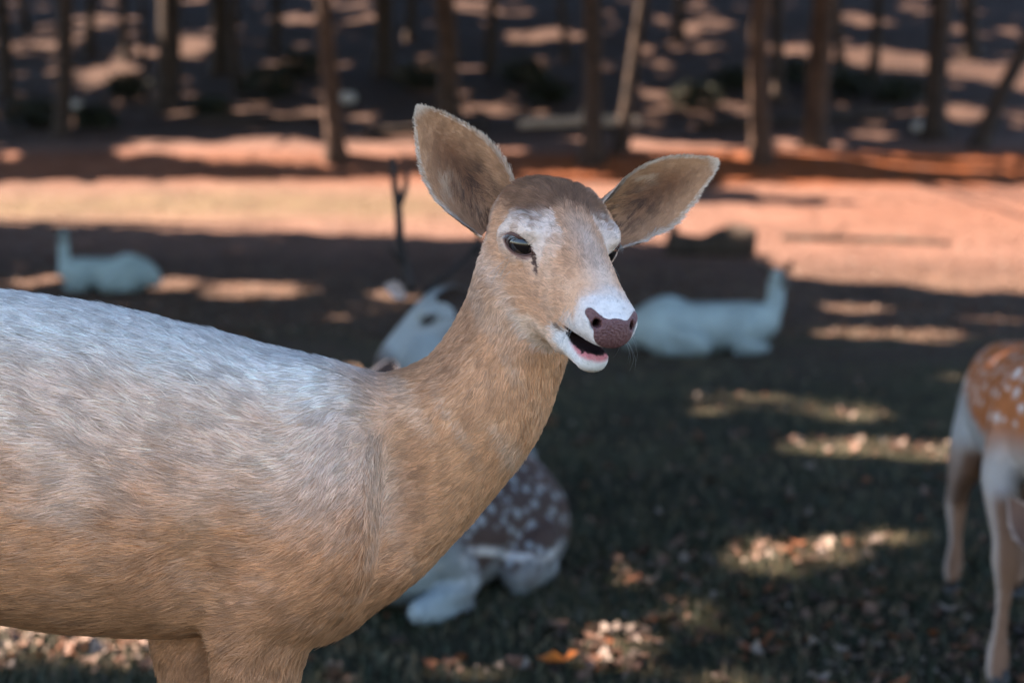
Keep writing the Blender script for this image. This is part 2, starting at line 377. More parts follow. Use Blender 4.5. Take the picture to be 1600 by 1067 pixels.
def build_trees():
    qs = np.vstack([l[0] for l in LEAVES]); sz = np.concatenate([np.full(len(l[0]), l[1]) for l in LEAVES])
    for c, r in HOLES:
        v = qs - c; along = v @ SUN; off = np.linalg.norm(v - along[:, None] * SUN, axis=1)
        k = ~((off < r) & (along > 0)); qs, sz = qs[k], sz[k]
    own = np.empty(len(qs), int)
    for s in range(0, len(qs), 20000):
        q = qs[s:s + 20000]
        cx = TX[None, :, 0] + LEAN[None] * 9.
        own[s:s + 20000] = np.argmin((q[:, None, 0] - cx) ** 2 + (q[:, None, 1] - TX[None, :, 1]) ** 2, 1)
    for i, (p, r, lean, kind, txt, seen) in enumerate(trees):
        if seen: lab = txt
        else: lab = 'tall leafy tree whose crown shades the clearing and slope'
        e = empty('forest_tree', p, lab, 'tree', 'trees of the wood around the clearing')
        mine = np.where(own == i)[0]
        top = 13. if not len(mine) else float(np.percentile(qs[mine, 2], 75)) - p[2]
        top = max(min(top, 18), 8)
        hs = np.array([-.4, 0, .25, .7, 1.5, 3, 5, 7.5, 10, 13]) * top / 13; hs[0] = -.4
        wv = (fbm(np.stack([hs * .25, hs * 0 + i * 7.1, hs * 0], -1), 2, 3) - .5) * .8 * np.clip(hs / 3, 0, 1)
        wv2 = (fbm(np.stack([hs * .25, hs * 0 + i * 3.7 + 50, hs * 0], -1), 2, 4) - .5) * .35 * np.clip(hs / 3, 0, 1)
        pts = np.stack([lean * hs + wv, wv2, hs], -1)
        rad = r * np.interp(hs, [-.4, 0, .25, .7, 3, 8, 18], [1.9, 1.55, 1.2, 1.03, .95, .72, .3])
        V, Fc = tube(pts, rad, 14, True, .16, i)
        mt = MAT['bark_lit'] if kind else MAT['bark']
        link('trunk', mesh('trunk', V, Fc), e, mt)
        if len(mine):
            br = []
            for b in range(6):
                tgt = qs[mine[rng.integers(len(mine))]] - p
                if abs(tgt[0]) + abs(tgt[1]) > 11: continue
                h0 = min(top * rng.uniform(.55, .95), max(tgt[2] - .8, top * .5)); a0 = np.array([np.interp(h0, hs, pts[:, 0]), np.interp(h0, hs, pts[:, 1]), h0])
                s = np.linspace(0, 1, 6)[:, None]
                bp_ = a0 * (1 - s) + tgt * s + np.array([0, 0, .35]) * np.sin(s * np.pi)
                px, py, z = proj(bp_ + p)
                if ((px > -30) & (px < 1630) & (py > -20) & (z > 0)).any(): continue
                link('branch', mesh('branch', *tube(bp_, np.linspace(r * .4, .015, 6), 6, True)), e, mt)
            q = qs[mine] - p; s = sz[mine] * rng.uniform(.7, 1.3, len(mine)); n = len(q)
            nn = unit(rng.normal(size=(n, 3)) + SUN * .9); t1 = unit(np.cross(nn, rng.normal(size=(n, 3)))); t2 = np.cross(nn, t1)
            s = s[:, None]
            Vq = np.stack([q - t1 * s * .62, q + t2 * s * .42, q + t1 * s * .62, q - t2 * s * .42], 1).reshape(-1, 3)
            cr = link('crown', mesh('crown', Vq, np.arange(4 * n).reshape(-1, 4), False), e, MAT['leaf_green']); cr['kind'] = 'stuff'

# ------------------------------------------------------------------ body surfaces: blended solids on a grid, meshed by surface nets
def smin(a, b, k):
    h = np.maximum(k - np.abs(a - b), 0) / k
    return np.minimum(a, b) - h * h * k * .25
def smax(a, b, k): return -smin(-a, -b, k)
class Field:
    def __init__(self, xs, ys, zs):
        self.ax = [np.asarray(v, float) for v in (xs, ys, zs)]
        self.D = np.full([len(v) for v in self.ax], .5, np.float32)
    def sub(self, lo, hi):
        sl = []
        for k in range(3):
            a, b = np.searchsorted(self.ax[k], [lo[k], hi[k]]); sl.append(slice(max(a - 1, 0), min(b + 1, len(self.ax[k]))))
        if any(s.stop - s.start < 2 for s in sl): return None, None
        g = np.stack(np.meshgrid(*[self.ax[k][sl[k]] for k in range(3)], indexing='ij'), -1)
        return tuple(sl), g
    def put(self, fn, lo, hi, k, op='add'):
        s, g = self.sub(lo, hi)
        if s is None: return
        d = fn(g).astype(np.float32)
        self.D[s] = smin(self.D[s], d, k) if op == 'add' else smax(self.D[s], -d, k)
    def seg(self, p0, p1, a0, a1, side=None, k=.03):
        """tapered limb piece; a = (half width along side, half height)"""
        p0, p1 = np.asarray(p0, float), np.asarray(p1, float); ax = p1 - p0; L2 = ax @ ax + 1e-12
        a0 = np.broadcast_to(np.asarray(a0, float), 2); a1 = np.broadcast_to(np.asarray(a1, float), 2)
        m = max(a0.max(), a1.max()) + k + .03
        def fn(g):
            v = g - p0; t = np.clip((v @ ax) / L2, 0, 1); v = v - t[..., None] * ax
            w_ = a0[0] + (a1[0] - a0[0]) * t; h_ = a0[1] + (a1[1] - a0[1]) * t
            if side is None: return np.linalg.norm(v, axis=-1) - w_
            l = v @ side; o = (v * v).sum(-1) - l * l
            q = np.sqrt((l / w_) ** 2 + np.maximum(o, 0) / h_ ** 2)
            return (q - 1) * np.minimum(w_, h_)
        self.put(fn, np.minimum(p0, p1) - m, np.maximum(p0, p1) + m, k)
    def ell(self, c, r, R=None, k=.03, op='add'):
        c = np.asarray(c, float); r = np.asarray(r, float); R_ = np.eye(3) if R is None else np.asarray(R)
        m = r.max() + k + .02
        def fn(g):
            v = (g - c) @ R_; q = np.linalg.norm(v / r, axis=-1); q2 = np.linalg.norm(v / (r * r), axis=-1)
            return q * (q - 1) / np.maximum(q2, 1e-6)
        self.put(fn, c - m, c + m, k, op)
    def mesh(self, smooth=2):
        D = self.D; ins = D < 0
        c = np.zeros(tuple(n - 1 for n in D.shape), np.uint8)
        for a in (0, 1):
            for b in (0, 1):
                for e in (0, 1): c += ins[a:D.shape[0] - 1 + a, b:D.shape[1] - 1 + b, e:D.shape[2] - 1 + e]
        act = np.argwhere((c > 0) & (c < 8)); idx = np.full(c.shape, -1, np.int32); idx[tuple(act.T)] = np.arange(len(act))
        acc = np.zeros((len(act), 3)); cnt = np.zeros(len(act))
        I = act
        def gp(o): return np.stack([self.ax[k][I[:, k] + o[k]] for k in range(3)], -1)
        cor = [(a, b, e) for a in (0, 1) for b in (0, 1) for e in (0, 1)]
        for A in cor:
            for k in range(3):
                if A[k]: continue
                B = tuple(A[q] + (q == k) for q in range(3))
                da = D[I[:, 0] + A[0], I[:, 1] + A[1], I[:, 2] + A[2]]; db = D[I[:, 0] + B[0], I[:, 1] + B[1], I[:, 2] + B[2]]
                x = (da < 0) != (db < 0); t = (da / np.where(da == db, 1, da - db))[:, None]
                pt = gp(A) * (1 - t) + gp(B) * t
                acc[x] += pt[x]; cnt[x] += 1
        V = acc / cnt[:, None]
        Fs = []
        for k in range(3):
            sa = [slice(None)] * 3; sb = [slice(None)] * 3; sa[k] = slice(0, -1); sb[k] = slice(1, None)
            x = ins[tuple(sa)] != ins[tuple(sb)]
            e = np.argwhere(x); u, v = (k + 1) % 3, (k + 2) % 3
            ok = (e[:, u] > 0) & (e[:, v] > 0) & (e[:, u] < D.shape[u] - 1) & (e[:, v] < D.shape[v] - 1); e = e[ok]
            flip = ins[tuple(e.T)]
            def cell(du, dv):
                q = e.copy(); q[:, u] += du; q[:, v] += dv; return idx[tuple(q.T)]
            f = np.stack([cell(-1, -1), cell(0, -1), cell(0, 0), cell(-1, 0)], -1)
            f[~flip] = f[~flip][:, ::-1]
            Fs.append(f)
        Fc = np.vstack(Fs); Fc = Fc[(Fc >= 0).all(1)]
        E_ = np.vstack([Fc[:, [0, 1]], Fc[:, [1, 2]], Fc[:, [2, 3]], Fc[:, [3, 0]]])
        n = len(V); deg = np.bincount(E_.ravel(), minlength=n).clip(1)
        for _ in range(smooth):
            s = np.stack([np.bincount(E_[:, 0], V[E_[:, 1], q], n) + np.bincount(E_[:, 1], V[E_[:, 0], q], n) for q in range(3)], -1) / deg[:, None]
            V = V * .45 + s * .55
        return V, Fc
def axis(lo, hi, step, flo=None, fhi=None, fine=None):
    if flo is None: return np.arange(lo, hi + step, step)
    return np.concatenate([np.arange(lo, flo, step), np.arange(flo, fhi, fine), np.arange(fhi, hi + step, step)])
def face_normals(V, Fc):
    a = V[Fc[:, 2]] - V[Fc[:, 0]]; b = V[Fc[:, 3]] - V[Fc[:, 1]]
    return np.cross(a, b) * .5
def vert_normals(V, Fc):
    fn = face_normals(V, Fc); n = len(V)
    N_ = np.zeros((n, 3))
    for c in range(4):
        for q in range(3): N_[:, q] += np.bincount(Fc[:, c], fn[:, q], n)
    return unit(N_)
# ------------------------------------------------------------------ the head of a deer, in its own frame: f to the nose, r to its right, u up (metres)
HT = np.array([(-.112, .024, .030, -.016), (-.098, .040, .040, -.040), (-.075, .052, .048, -.062), (-.045, .059, .049, -.078), (-.012, .0555, .046, -.085),
               (.02, .0440, .040, -.084), (.05, .0352, .032, -.077), (.08, .0325, .0245, -.066), (.105, .0305, .018, -.058), (.13, .031, .011, -.049), (.15, .0285, .003, -.045), (.163, .022, -.007, -.041)])
_f = np.linspace(HT[0, 0], HT[-1, 0], 120)
def _smooth(c):
    v = np.interp(_f, HT[:, 0], c)
    for _ in range(30): v[1:-1] = v[1:-1] * .5 + (v[2:] + v[:-2]) * .25
    return v
HW, HTOP, HBOT = _smooth(HT[:, 1]), _smooth(HT[:, 2]), _smooth(HT[:, 3])
def d_ell(q, c, r):
    v = (q - np.asarray(c)) ; k0 = np.linalg.norm(v / r, axis=-1); k1 = np.linalg.norm(v / np.square(r), axis=-1)
    return k0 * (k0 - 1) / np.maximum(k1, 1e-6)
def d_cap(q, a, b, ra, rb, sq=1.):
    a, b = np.asarray(a, float), np.asarray(b, float); s = np.array([1, 1 / sq, 1.])
    v = (q - a) * s; ax = (b - a) * s; t = np.clip(v @ ax / (ax @ ax), 0, 1)
    return np.linalg.norm(v - t[..., None] * ax, axis=-1) - (ra + (rb - ra) * t)
EYE_C, EYE_S = math.cos(.72), math.sin(.72)
EYE_P = np.array([.006, .0565, 0.])                     # middle of the eye opening; the eye looks outward and forward
def nostril(qa):
    return smin(d_cap(qa, (.138, .013, -.022), (.166, .0205, -.0135), .0045, .0056), d_cap(qa, (.164, .0225, -.010), (.148, .0315, .000), .0044, .0026), .004)
def eye_axes(qa):
    a, b = qa[..., 0] - EYE_P[0], qa[..., 1] - EYE_P[1]
    return np.stack([a * EYE_C - b * EYE_S, a * EYE_S + b * EYE_C, qa[..., 2]], -1)
def eye_back(v, sg):
    a, b = v[..., 0], v[..., 1]
    return np.stack([a * EYE_C + b * EYE_S + EYE_P[0], (-a * EYE_S + b * EYE_C + EYE_P[1]) * sg, v[..., 2]], -1)
def head_sdf(q, mouth=.5):
    f, r, u = q[..., 0], q[..., 1], q[..., 2]
    ar = np.abs(r); qa = np.stack([f, ar, u], -1)
    fc = np.clip(f, _f[0] + .004, _f[-1] - .004)
    w_, tp, bt = np.interp(fc, _f, HW), np.interp(fc, _f, HTOP), np.interp(fc, _f, HBOT)
    c, h = (tp + bt) / 2, (tp - bt) / 2
    e = np.abs(f - fc) / .0115
    q_ = np.sqrt((ar / w_) ** 2.3 + np.abs((u - c) / h) ** 2.3 + e ** 2.3 * .5)
    q_ = (np.maximum((ar / w_) ** 2.3 + np.abs((u - c) / h) ** 2.3 + e ** 2.3, 1e-9)) ** (1 / 2.3)
    d = (q_ - 1) * np.minimum(w_, h) * .9
    # lower jaw, dropped a little
    j = d_cap(qa, (-.03, 0, -.066), (.07, 0, -.0745), .030, .0165, 1.15)
    j = smin(j, d_cap(qa, (.07, 0, -.0745), (.134, 0, -.0672 - .009 * mouth), .0165, .0150, 1.2), .012)
    d = smin(d, j, np.interp(f, [.05, .085], [.022, .003]))
    d = smin(d, d_ell(qa, (-.04, .036, -.052), np.array([.042, .022, .038])), .02)       # cheek
    ev = eye_axes(qa)
    d = smin(d, d_ell(ev, (-.004, -.010, .002), np.array([.028, .0135, .0215])), .012)          # eye bulge
    d = smin(d, d_ell(qa, (-.008, .046, .020), np.array([.028, .016, .010])), .012)       # brow
    d = smin(d, d_ell(qa, (.143, .019, -.018), np.array([.017, .0125, .015])), .010)      # nostril wing
    d = smax(d, -d_ell(ev, (.0, .003, .0), np.array([.0178, .0135, .0103])), .003)      # eye opening
    d = smax(d, -d_cap(qa, (.021, .046, -.005), (.036, .040, -.019), .004, .0028), .005)     # tear groove
    gap = .0052 * mouth + .0012
    d = smax(d, -d_ell(qa, (.134, 0, -.0530), np.array([.046, .036, gap * 1.9])), .003)    # mouth
    d = smax(d, -d_ell(qa, (.112, 0, -.0600), np.array([.030, .0140, .0075])), .003)
    d = smax(d, -nostril(qa), .003)
    return d
class Deer:
    def __init__(s, name, base, label, group=None, cat='deer'):
        s.root = empty(name, base, label, cat, group); s.base = np.asarray(base, float)
        s.segs = []; s.ops = []; s.H = None; s.stubs = []
    def chain(s, pts, k=.03, side=None, fur=.015, flow=1, soft=True):
        """pts: list of (point, width[, height]); flow +1 = hair runs along the chain"""
        pp = np.array([p[0] for p in pts], float); a = np.array([(p[1], p[2] if len(p) > 2 else p[1]) for p in pts], float)
        n = len(pp)
        if soft and n > 2:
            t = np.arange(n); tt = np.linspace(0, n - 1, (n - 1) * 3 + 1)
            def cr(y):
                i = np.clip(np.floor(tt).astype(int), 0, n - 2); u = (tt - i)[:, None]
                y0, y1, y2, y3 = y[np.clip(i - 1, 0, n - 1)], y[i], y[i + 1], y[np.clip(i + 2, 0, n - 1)]
                return .5 * ((2 * y1) + (-y0 + y2) * u + (2 * y0 - 5 * y1 + 4 * y2 - y3) * u ** 2 + (-y0 + 3 * y1 - 3 * y2 + y3) * u ** 3)
            pp, a = cr(pp), np.maximum(cr(a), .004)
        sd = None if side is None else unit(side)
        for i in range(len(pp) - 1):
            s.ops.append(('seg', pp[i], pp[i + 1], a[i], a[i + 1], sd, k if i == 0 else min(k, .02)))
            s.segs.append((pp[i], pp[i + 1], (a[i].mean() + a[i + 1].mean()) / 2, flow, fur))
    def ell(s, c, r, R=None, k=.03, op='add'): s.ops.append(('ell', np.asarray(c, float), np.asarray(r, float), R, k, op))
    def head(s, pos, f, up, scale=1., mouth=.0):
        f = unit(f); r = unit(np.cross(f, up)); u = np.cross(r, f)
        s.H = (np.asarray(pos, float), np.stack([f, r, u], 1), scale, mouth)
    def hp(s, v):
        p, A, sc, _ = s.H; return p + (np.asarray(v, float) * sc) @ A.T
    def to_head(s, X):
        p, A, sc, _ = s.H; return (X - p) @ A / sc
    def grow(s, step, fine=None, smooth=2):
        lo = np.min([np.minimum(o[1], o[2]) - .25 if o[0] == 'seg' else o[1] - o[2].max() - .05 for o in s.ops], 0)
        hi = np.max([np.maximum(o[1], o[2]) + .25 if o[0] == 'seg' else o[1] + o[2].max() + .05 for o in s.ops], 0)
        hpnt = np.array([s.hp(v) for v in [(a, b, c) for a in (-.12, .185) for b in (-.075, .075) for c in (-.10, .075)]])
        hl, hh = hpnt.min(0) - .012, hpnt.max(0) + .012
        lo = np.minimum(lo, hl - .02); hi = np.maximum(hi, hh + .02)
        ax = [axis(lo[k], hi[k], step, hl[k], hh[k], fine) if fine else axis(lo[k], hi[k], step) for k in range(3)]
        F_ = Field(*ax)
        for o in s.ops:
            if o[0] == 'seg': F_.seg(*o[1:])
            else: F_.ell(*o[1:])
        sc, mo = s.H[2], s.H[3]
        g, G = F_.sub(hl, hh)
        d = (head_sdf(s.to_head(G), mo) * sc).astype(np.float32)
        body = F_.D[g]
        hd = s.to_head(G)
        kk = .035
        F_.D[g] = smin(d, body, np.interp(hd[..., 0], [.0, .05], [kk, .006]).astype(np.float32))
        s.V, s.F = F_.mesh(smooth)
        s.N = vert_normals(s.V, s.F)
        return s
    def flow_field(s, X, N_):
        tot = np.zeros(len(X)); D = np.zeros((len(X), 3)); Ln = np.zeros(len(X))
        for (a, b, r, fl, fu) in s.segs:
            ax = b - a; L2 = ax @ ax + 1e-9; v = X - a; t = np.clip(v @ ax / L2, 0, 1)
            dd = np.linalg.norm(v - t[:, None] * ax, axis=1) / r
            wt = np.exp(-5.0 * dd); tot += wt; D += wt[:, None] * unit(ax) * fl; Ln += wt * fu
        Ln = Ln / (tot + 1e-12); D = unit(D)
        h = s.to_head(X); wh = sstep(.016, .004, head_sdf(h, s.H[3])) * sstep(-.13, -.085, h[:, 0])
        back = -s.H[1][:, 0] + s.H[1][:, 2] * .15
        # hair fans out from the nose bridge to the cheeks
        fan = (s.H[1][:, 1][None] * np.sign(h[:, 1])[:, None]) * (.7 * sstep(.004, .03, np.abs(h[:, 1])))[:, None] - s.H[1][:, 2][None] * (.35 * sstep(.01, .04, np.abs(h[:, 1])))[:, None]
        D = unit(D * (1 - wh)[:, None] + (back[None] + fan) * wh[:, None])
        hl = .0085 - .0045 * sstep(.07, .115, h[:, 0]) - .003 * sstep(.045, .02, np.hypot(h[:, 0] - .006, h[:, 2])) + .006 * sstep(.02, .05, h[:, 2]) * sstep(.05, -.03, h[:, 0]) + .003 * sstep(.02, -.06, h[:, 0])
        Ln = Ln * (1 - wh) + hl * wh
        D = D - N_ * (D * N_).sum(1)[:, None]
        return unit(D), Ln
    def body(s, colfn, name='body'):
        s.colfn = colfn
        c = colfn(s, s.V, s.N, False)
        s.body_o = link(name, mesh(name, s.V - s.base, s.F, True, c), s.root, MAT['coat'])
    def fur(s, count, radius=.00028, density=None, lift=.35, clump=.012, bare=None):
        fa = np.linalg.norm(face_normals(s.V, s.F), axis=1); ctr = s.V[s.F].mean(1)
        wgt = fa.copy()
        if density is not None: wgt *= density(s, ctr)
        if bare is not None: wgt *= ~bare(s, ctr)
        pick = rng.choice(len(fa), count, p=wgt / wgt.sum())
        b = rng.uniform(size=(count, 2)); q = s.F[pick]
        bw = np.stack([(1 - b[:, 0]) * (1 - b[:, 1]), b[:, 0] * (1 - b[:, 1]), b[:, 0] * b[:, 1], (1 - b[:, 0]) * b[:, 1]], -1)
        X = (s.V[q] * bw[..., None]).sum(1); N_ = unit((s.N[q] * bw[..., None]).sum(1))
        D, Ln = s.flow_field(X, N_)
        s.strands(s.body_o, X, N_, D, Ln, s.colfn(s, X, N_, True), radius, lift, clump)
    def strands(s, parent, X, N_, D, Ln, C_, radius, lift, clump, name='fur', jit=.22):
        n = len(X); K = 5
        Ln = Ln * rng.uniform(.65, 1.25, n)
        sw = np.stack([fbm(X / .05, 2, 41 + q) - .5 for q in range(3)], -1) * .9 + np.stack([fbm(X / .016, 2, 61 + q) - .5 for q in range(3)], -1) * .9
        D2 = D + sw + rng.normal(size=(n, 3)) * jit; D2 = unit(D2 - N_ * (D2 * N_).sum(1)[:, None])
        lf = lift * rng.uniform(.5, 1.5, n) * (.75 + .5 * fbm(X / .03, 2, 91))
        pts = np.zeros((n, K, 3)); pts[:, 0] = X - N_ * .0008
        st = Ln / (K - 1)
        for k in range(1, K):
            t = (k - .5) / (K - 1)
            d = unit(D2 + N_ * (lf * (1.25 - 1.2 * t))[:, None]); pts[:, k] = pts[:, k - 1] + d * st[:, None]
        # neighbouring hairs lean together into small locks
        if clump:
            key = np.floor((X + (rng.uniform(size=3))) / clump + .6 * np.stack([fbm(X / .02, 1, 71 + q) for q in range(3)], -1)).astype(np.int64)
            hsh = (key[:, 0] * 73856093) ^ (key[:, 1] * 19349663) ^ (key[:, 2] * 83492791)
            _, inv = np.unique(hsh, return_inverse=True); m = inv.max() + 1; ct = np.bincount(inv, minlength=m)
            tip = np.stack([np.bincount(inv, pts[:, -1, q] , m) / ct for q in range(3)], -1)[inv]
            pull = (rng.uniform(.2, .65, n) * (ct[inv] > 3))[:, None]
            for k in range(1, K):
                pts[:, k] += (tip - pts[:, -1]) * pull * (k / (K - 1)) ** 2 if k < K - 1 else (tip - pts[:, -1]) * pull
            shade = 1 + rng.uniform(-.27, .17, m)[inv] * np.clip(Ln / .02, .25, 1); C_ = C_ * shade[:, None]
        hc = bpy.data.hair_curves.new(name); hc.add_curves([K] * n)
        pts -= s.base
        hc.attributes['position'].data.foreach_set('vector', pts.reshape(-1).astype(np.float32))
        ra = hc.attributes.get('radius') or hc.attributes.new('radius', 'FLOAT', 'POINT')
        ra.data.foreach_set('value', np.tile((radius * np.array([1, 1, .85, .6, .12])), n).astype(np.float32))
        ca = hc.attributes.new('coat', 'FLOAT_COLOR', 'CURVE'); c4 = np.ones((n, 4), np.float32); c4[:, :3] = np.clip(C_, 0, 1)
        ca.data.foreach_set('color', c4.ravel())
        na = hc.attributes.new('skin_normal', 'FLOAT_VECTOR', 'CURVE'); na.data.foreach_set('vector', N_.reshape(-1).astype(np.float32))
        o = link(name, hc, parent, MAT['fur']); o['kind'] = 'stuff'
        return o
    def eyes(s, lids=True, lash=True):
        p, A, sc, _ = s.H
        u = np.linspace(0, np.pi, 17); v = np.linspace(0, 2 * np.pi, 24, endpoint=False)
        U, W_ = np.meshgrid(u, v, indexing='ij'); B = np.stack([np.sin(U) * np.cos(W_), np.sin(U) * np.sin(W_), np.cos(U)], -1).reshape(-1, 3)
        i = np.arange(17 * 24).reshape(17, 24); j = np.roll(i, -1, 1); Fq = np.stack([i[:-1], i[1:], j[1:], j[:-1]], -1).reshape(-1, 4)
        for sg in (1, -1):
            Vh = eye_back(B * np.array([.0185, .0165, .0155]) + np.array([0, -.0125, 0]), sg) * sc
            ey = link('eye', mesh('eye', Vh @ A.T + p - s.base, Fq), s.root, MAT['eye'])
            if not lids: continue
            t = np.linspace(0, 2 * np.pi, 41)[:-1]; ex, ez = .0172 * np.cos(t), .0098 * np.sin(t) * (1 - .25 * np.cos(t)) - .0172 * np.cos(t) * .12
            bb = np.full(len(t), .012)
            for _ in range(60):
                d = head_sdf(eye_back(np.stack([ex * 1.04, bb, ez * 1.06], -1), 1.), s.H[3]); bb = bb - np.clip(d, 0, .001) * .8
            bb = np.clip(bb, -.006, .004)
            rim = eye_back(np.stack([ex, bb, ez], -1), sg)
            rim = np.vstack([rim, rim[:1]])
            wd = .0011 + .0011 * np.clip(np.sin(np.r_[t, 0]), 0, 1)
            link('eyelid', mesh('eyelid', *tube(s_hw(s, rim), wd * sc, 8, False)), ey, MAT['lid'])
            if lash:
                k = 26; tt = rng.uniform(1.5, 2.9, k); ix = np.clip((tt / (2 * np.pi) * 40).astype(int), 0, 39)
                root = rim[ix]; dr = unit(np.stack([-.35 + rng.normal(0, .15, k) - .9 * np.cos(tt) * -.3, sg * (1.0 + rng.normal(0, .1, k)), -.15 + .35 * np.sin(tt) + rng.normal(0, .1, k)], -1))
                Xw = np.array([s.hp(q) for q in root]); Dw = dr @ A.T
                s.strands(s.body_o, Xw, Dw, np.tile(A[:, 2] * -1, (k, 1)), np.full(k, .013) * sc, np.full((k, 3), .42), .00016, 1.6, 0, 'eyelash', .05)
    def ear(s, base, tip, face, width, colfn, count=0, curl=1.0, thick=.004, furlen=.009):
        base, tip = np.asarray(base, float), np.asarray(tip, float)
        a = unit(tip - base); L = np.linalg.norm(tip - base); n_ = unit(np.asarray(face, float) - a * (np.dot(face, a))); b = np.cross(n_, a)
        ns, nv = 30, 21
        sv, vv = np.meshgrid(np.linspace(0, 1, ns), np.linspace(-1, 1, nv), indexing='ij')
        W_ = width * np.interp(sv, [0, .12, .25, .40, .55, .7, .83, .93, 1], [.66, .82, .94, 1, .95, .76, .50, .27, .06])
        th = np.interp(sv, [0, .25, .6, 1], [1.75, 1.15, .8, .5]) * curl
        x = W_ * np.sin(vv * th) / np.minimum(np.sin(np.minimum(th, 1.45)), 1)
        z = W_ * (1 - np.cos(vv * th)) * .75
        z -= width * .55 * np.sin(sv * np.pi) * .35
        ctr = base + a * (sv * L)[..., None]
        I_ = ctr + b * x[..., None] + n_ * z[..., None]
        du = np.gradient(I_, axis=0); dv = np.gradient(I_, axis=1); nm = unit(np.cross(dv, du))
        if (nm.mean((0, 1)) @ n_) < 0: nm = -nm
        edge = np.clip(np.minimum(1 - np.abs(vv), (1 - sv) * 1.5) * 3, .25, 1)
        O_ = I_ - nm * (thick * edge)[..., None]
        V = np.vstack([I_.reshape(-1, 3), O_.reshape(-1, 3)]); m = ns * nv
        i = np.arange(m).reshape(ns, nv)
        f = np.stack([i[:-1, :-1], i[:-1, 1:], i[1:, 1:], i[1:, :-1]], -1).reshape(-1, 4)
        e1 = np.stack([i[:-1, 0], i[1:, 0], i[1:, 0] + m, i[:-1, 0] + m], -1); e2 = np.stack([i[1:, -1], i[:-1, -1], i[:-1, -1] + m, i[1:, -1] + m], -1)
        e3 = np.stack([i[-1, 1:], i[-1, :-1], i[-1, :-1] + m, i[-1, 1:] + m], -1)
        Fc = np.vstack([f, f[:, ::-1] + m, e1, e2, e3])
        if (np.cross(I_[1, 0] - I_[0, 0], I_[0, 1] - I_[0, 0]) @ nm[0, 0]) > 0: Fc = Fc[:, ::-1]
        cin = colfn(sv.ravel(), vv.ravel(), True); cout = colfn(sv.ravel(), vv.ravel(), False)
        eo = link('ear', mesh('ear', V - s.base, Fc, True, np.vstack([cin, cout])), s.root, MAT['coat'])
        if count:
            k = count; S_ = rng.uniform(0.02, 1, k); Vv = rng.uniform(-1, 1, k)
            e = int(k * .14); Vv[:e] = np.sign(Vv[:e]) * rng.uniform(.93, 1, e)
            e2_ = int(k * .18); S_[e:e2_] = rng.uniform(.9, 1, e2_ - e)
            inside = rng.uniform(size=k) < .62
            fi = S_ * (ns - 1); gi = (Vv + 1) / 2 * (nv - 1); i0 = np.clip(fi.astype(int), 0, ns - 2); j0 = np.clip(gi.astype(int), 0, nv - 2)
            u, v = (fi - i0)[:, None], (gi - j0)[:, None]
            bil = lambda T: (T[i0, j0] * (1 - u) * (1 - v) + T[i0 + 1, j0] * u * (1 - v) + T[i0, j0 + 1] * (1 - u) * v + T[i0 + 1, j0 + 1] * u * v)
            X = np.where(inside[:, None], bil(I_), bil(O_)); N_ = unit(bil(nm)) * np.where(inside, 1, -1)[:, None]
            side = b[None] * np.sign(Vv)[:, None]
            # inside: hairs run from the front edge across the hollow and up to the tip
            D = unit(a[None] * .9 + side * (np.where(inside, -.35, .25) + .7 * sstep(.8, 1, np.abs(Vv)))[:, None])
            D = unit(D - N_ * (D * N_).sum(1)[:, None])
            Ln = furlen * np.where(inside, 1.0, .7) * (.7 + .9 * inside * np.exp(-((S_ - .25) / .3) ** 2))
            s.strands(eo, X, N_, D, Ln, colfn(S_, Vv, inside) * rng.uniform(.85, 1.15, k)[:, None], .00024, .3, .006)
        return eo
def s_hw(s, q):
    p, A, sc, _ = s.H; return (q * sc) @ A.T + p - s.base
def spots_on(X, n, rlo, rhi, sel, seed):
    r = np.random.default_rng(seed); cand = X[sel]
    out = []
    for _ in range(n * 30):
        if len(out) >= n or not len(cand): break
        p = cand[r.integers(len(cand))]; q = r.uniform(rlo, rhi)
        if all(np.linalg.norm(p - o[0]) > (q + o[1]) * 1.45 for o in out): out.append((p, q))
    return out
def spot_mask(X, spots, soft=.3):
    m = np.zeros(len(X)); wob = (fbm((X) / .012, 2, 17) - .5) * .5
    for p, q in spots:
        m = np.maximum(m, 1 - sstep(1 - soft, 1 + soft, np.linalg.norm(X - p, axis=1) / q + wob))
    return m
def hooves(d, at, fwd, size=.022):
    for c in at:
        c = np.asarray(c, float); f = unit(np.array([fwd[0], fwd[1], 0.])); sd = np.array([-f[1], f[0], 0])
        for sg in (-1, 1):
            o = c + sd * sg * size * .48
            pts = [o + np.array([0, 0, size * 1.9]) - f * size * .2, o + np.array([0, 0, size]) + f * size * .3, o + f * size * .75 + np.array([0, 0, .004])]
            link('hoof', mesh('hoof', *tube(np.array(pts) - d.base, [size * .42, size * .55, size * .45], 8)), d.root, MAT['hoof'])

